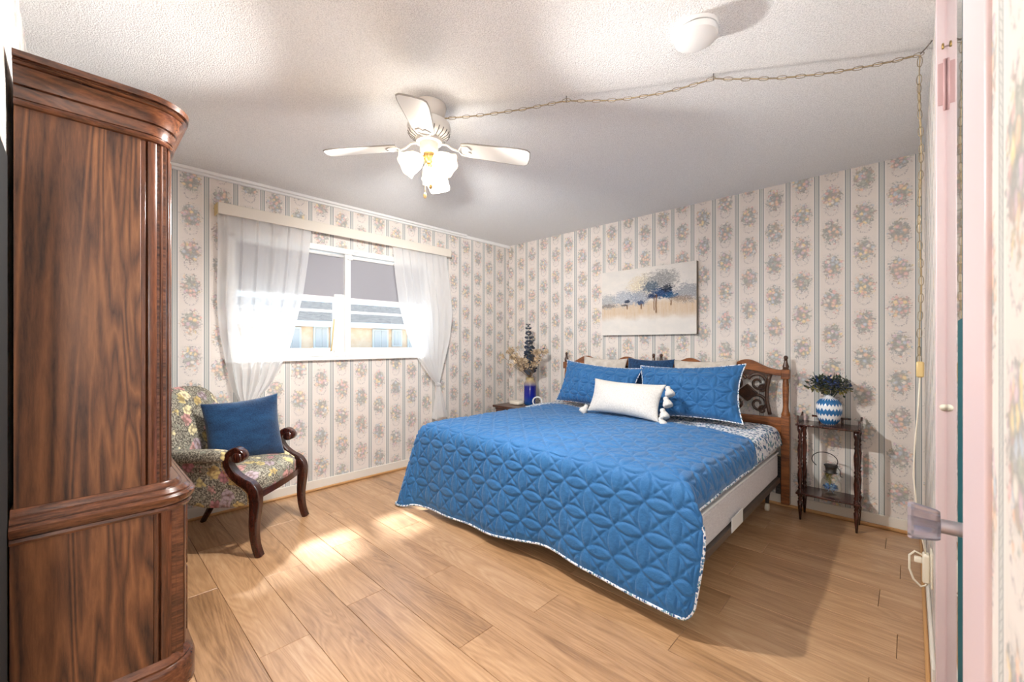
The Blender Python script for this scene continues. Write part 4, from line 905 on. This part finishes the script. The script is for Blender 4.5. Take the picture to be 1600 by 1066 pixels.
# ------------------------------------------------------------------ swag chain and its cord
sw = thing('swag_chain', 'brass swag chain looped from the ceiling fan to the corner with its cord', 'chain', (1.98, .64, ZC))
hooks = [(FX+.05, FY-.06, 2.37), (1.662, 1.221, 2.418), (1.982, .641, 2.418), (2.395, -.028, 2.412)]
lmesh = None; pts = []
for (p, q), sag in zip(zip(hooks[:-1], hooks[1:]), (.012, .035, .035)):
    p, q = Vector(p), Vector(q); L = (q-p).length; n = int(L/.006)
    for k in range(n): t = k/n; r = p+(q-p)*t; r.z -= sag*4*t*(1-t); pts.append(r)
drop = [Vector((2.395+.003*math.sin(k*.05), -.028+.003*math.sin(k*.07), 2.412-.006*k)) for k in range(int((2.412-1.14)/.006))]
pts += drop
lm = [(.0205*math.copysign(abs(math.cos(a))**.8, math.cos(a)), .0075*math.sin(a), 0) for a in [2*PI*k/14 for k in range(14)]]
d0 = 0; last = pts[0]; acc = .04; nl = 0
for k in range(1, len(pts)-1):
    acc += (pts[k]-pts[k-1]).length
    if acc >= .033:
        acc = 0; t = (pts[k+1]-pts[k-1]).normalized()
        if lmesh is None: o = MB().tube(lm, .0014, 5, closed=True).build('link', MAT['chain'], sw, smooth=True); lmesh = o
        else: o = dup(lmesh, sw)
        o.location = pts[k]-Vector((1.98, .64, ZC)); o.rotation_mode = 'QUATERNION'
        q = t.to_track_quat('X', 'Z'); o.rotation_quaternion = q @ Matrix.Rotation(PI/4+(PI/2 if nl % 2 else 0), 4, 'X').to_quaternion(); nl += 1
MB().tube([p+Vector((0, 0, .002*math.sin(k*.5))) for k, p in enumerate(pts[::3])], .0019, 5).build('cord', MAT['cordtan'], sw, world=True, smooth=True)
for h in hooks[1:3]: MB().tube([(h[0], h[1], ZC), (h[0], h[1], ZC-.012), (h[0]+.006, h[1], ZC-.022), (h[0], h[1], ZC-.03), (h[0]-.006, h[1], ZC-.024)], .0022, 6).build('hook', MAT['steel'], sw, world=True, smooth=True)
MB().tube([(2.395, -.028, 2.412), (2.385, -.045, 2.425), (2.375, -.058, 2.435), (2.37, -.062, ZC)], .0025, 6).build('hook', MAT['steel'], sw, world=True, smooth=True)
MB().box(2.38, 2.41, -.04, -.016, 1.085, 1.15).build('cord_switch', MAT['tan'], sw, world=True, bevel=.006)
MB().tube([(2.395, -.028, 1.09), (2.395, -.022, .95), (2.395, -.012, .80), (2.395, -.008, .68), (2.395, -.018, .55), (2.395, -.035, .42), (2.395, -.045, .36)], .0028, 6).build('lower_cord', MAT['cream'], sw, world=True, smooth=True)
ob = thing('wall_outlet', 'cream outlet adapter with a looped cord low on the wall by the mirror door', 'outlet', (2.40, YR, .31))
MB().box(2.36, 2.44, YR, YR+.008, .24, .38).build('plate', MAT['cream'], ob, world=True, bevel=.003)
MB().box(2.375, 2.425, YR+.008, -.034, .25, .365).build('adapter', MAT['cream'], ob, world=True, bevel=.006)
MB().tube([(2.40, -.036, .355), (2.40, -.012, .365), (2.395, .004, .345), (2.395, .004, .29), (2.395, -.008, .25), (2.40, -.03, .225), (2.40, -.045, .235), (2.40, -.05, .25)], .004, 8).build('looped_cord', MAT['cream'], ob, world=True, smooth=True)
MB().box(2.385, 2.41, -.034, -.010, .325, .345).build('plug', MAT['cream'], ob, world=True, bevel=.003)

# smoke detector
sd = thing('smoke_detector', 'round white smoke detector on the ceiling', 'detector', (1.655, .60, ZC))
MB().lathe([(.080, 0), (.080, -.012), (.078, -.014)], 40, (1.655, .60, ZC)).build('base', MAT['plast_w'], sd, world=True, smooth='a')
MB().lathe([(.074, -.014), (.074, -.018)], 40, (1.655, .60, ZC)).build('gap_ring', MAT['seam'], sd, world=True, smooth='a')
MB().lathe([(.078, -.018), (.080, -.022), (.076, -.040), (.060, -.046), (0, -.047)], 40, (1.655, .60, ZC)).build('cover', MAT['plast_w'], sd, world=True, smooth='a')

# added fill light, dressed as a floor lamp in the hall behind the camera
HX, HYY = -.55, -.30
hl = thing('hall_fill_lamp', 'added fill light shaped as a white globe floor lamp, unseen in the hall', 'lamp', (HX, HYY, 0))
MB().lathe([(.14, 0), (.14, .012), (.03, .022), (.012, .03)], 36, (HX, HYY, 0)).build('base', MAT['white'], hl, world=True, smooth='a')
MB().tube([(HX, HYY, .02), (HX, HYY, 1.33)], .012, 12).build('pole', MAT['white'], hl, world=True, smooth='a')
MB().lathe([(.02, 1.32), (.08, 1.345), (.125, 1.40), (.14, 1.47), (.125, 1.54), (.08, 1.595), (.03, 1.62), (0, 1.622)], 32, (HX, HYY, 0)).build('globe_shade', m_trans('globe_glass', srgb(255, 252, 246), .5, .75), hl, world=True, smooth=True)
l = bpy.data.lights.new('hall_fill_light', 'POINT'); l.energy = HALL_FILL_W; l.color = (.97, .985, 1); l.shadow_soft_size = .10
lo = bpy.data.objects.new('hall_fill_light', l); COL.objects.link(lo); lo.location = (HX, HYY, 1.47)
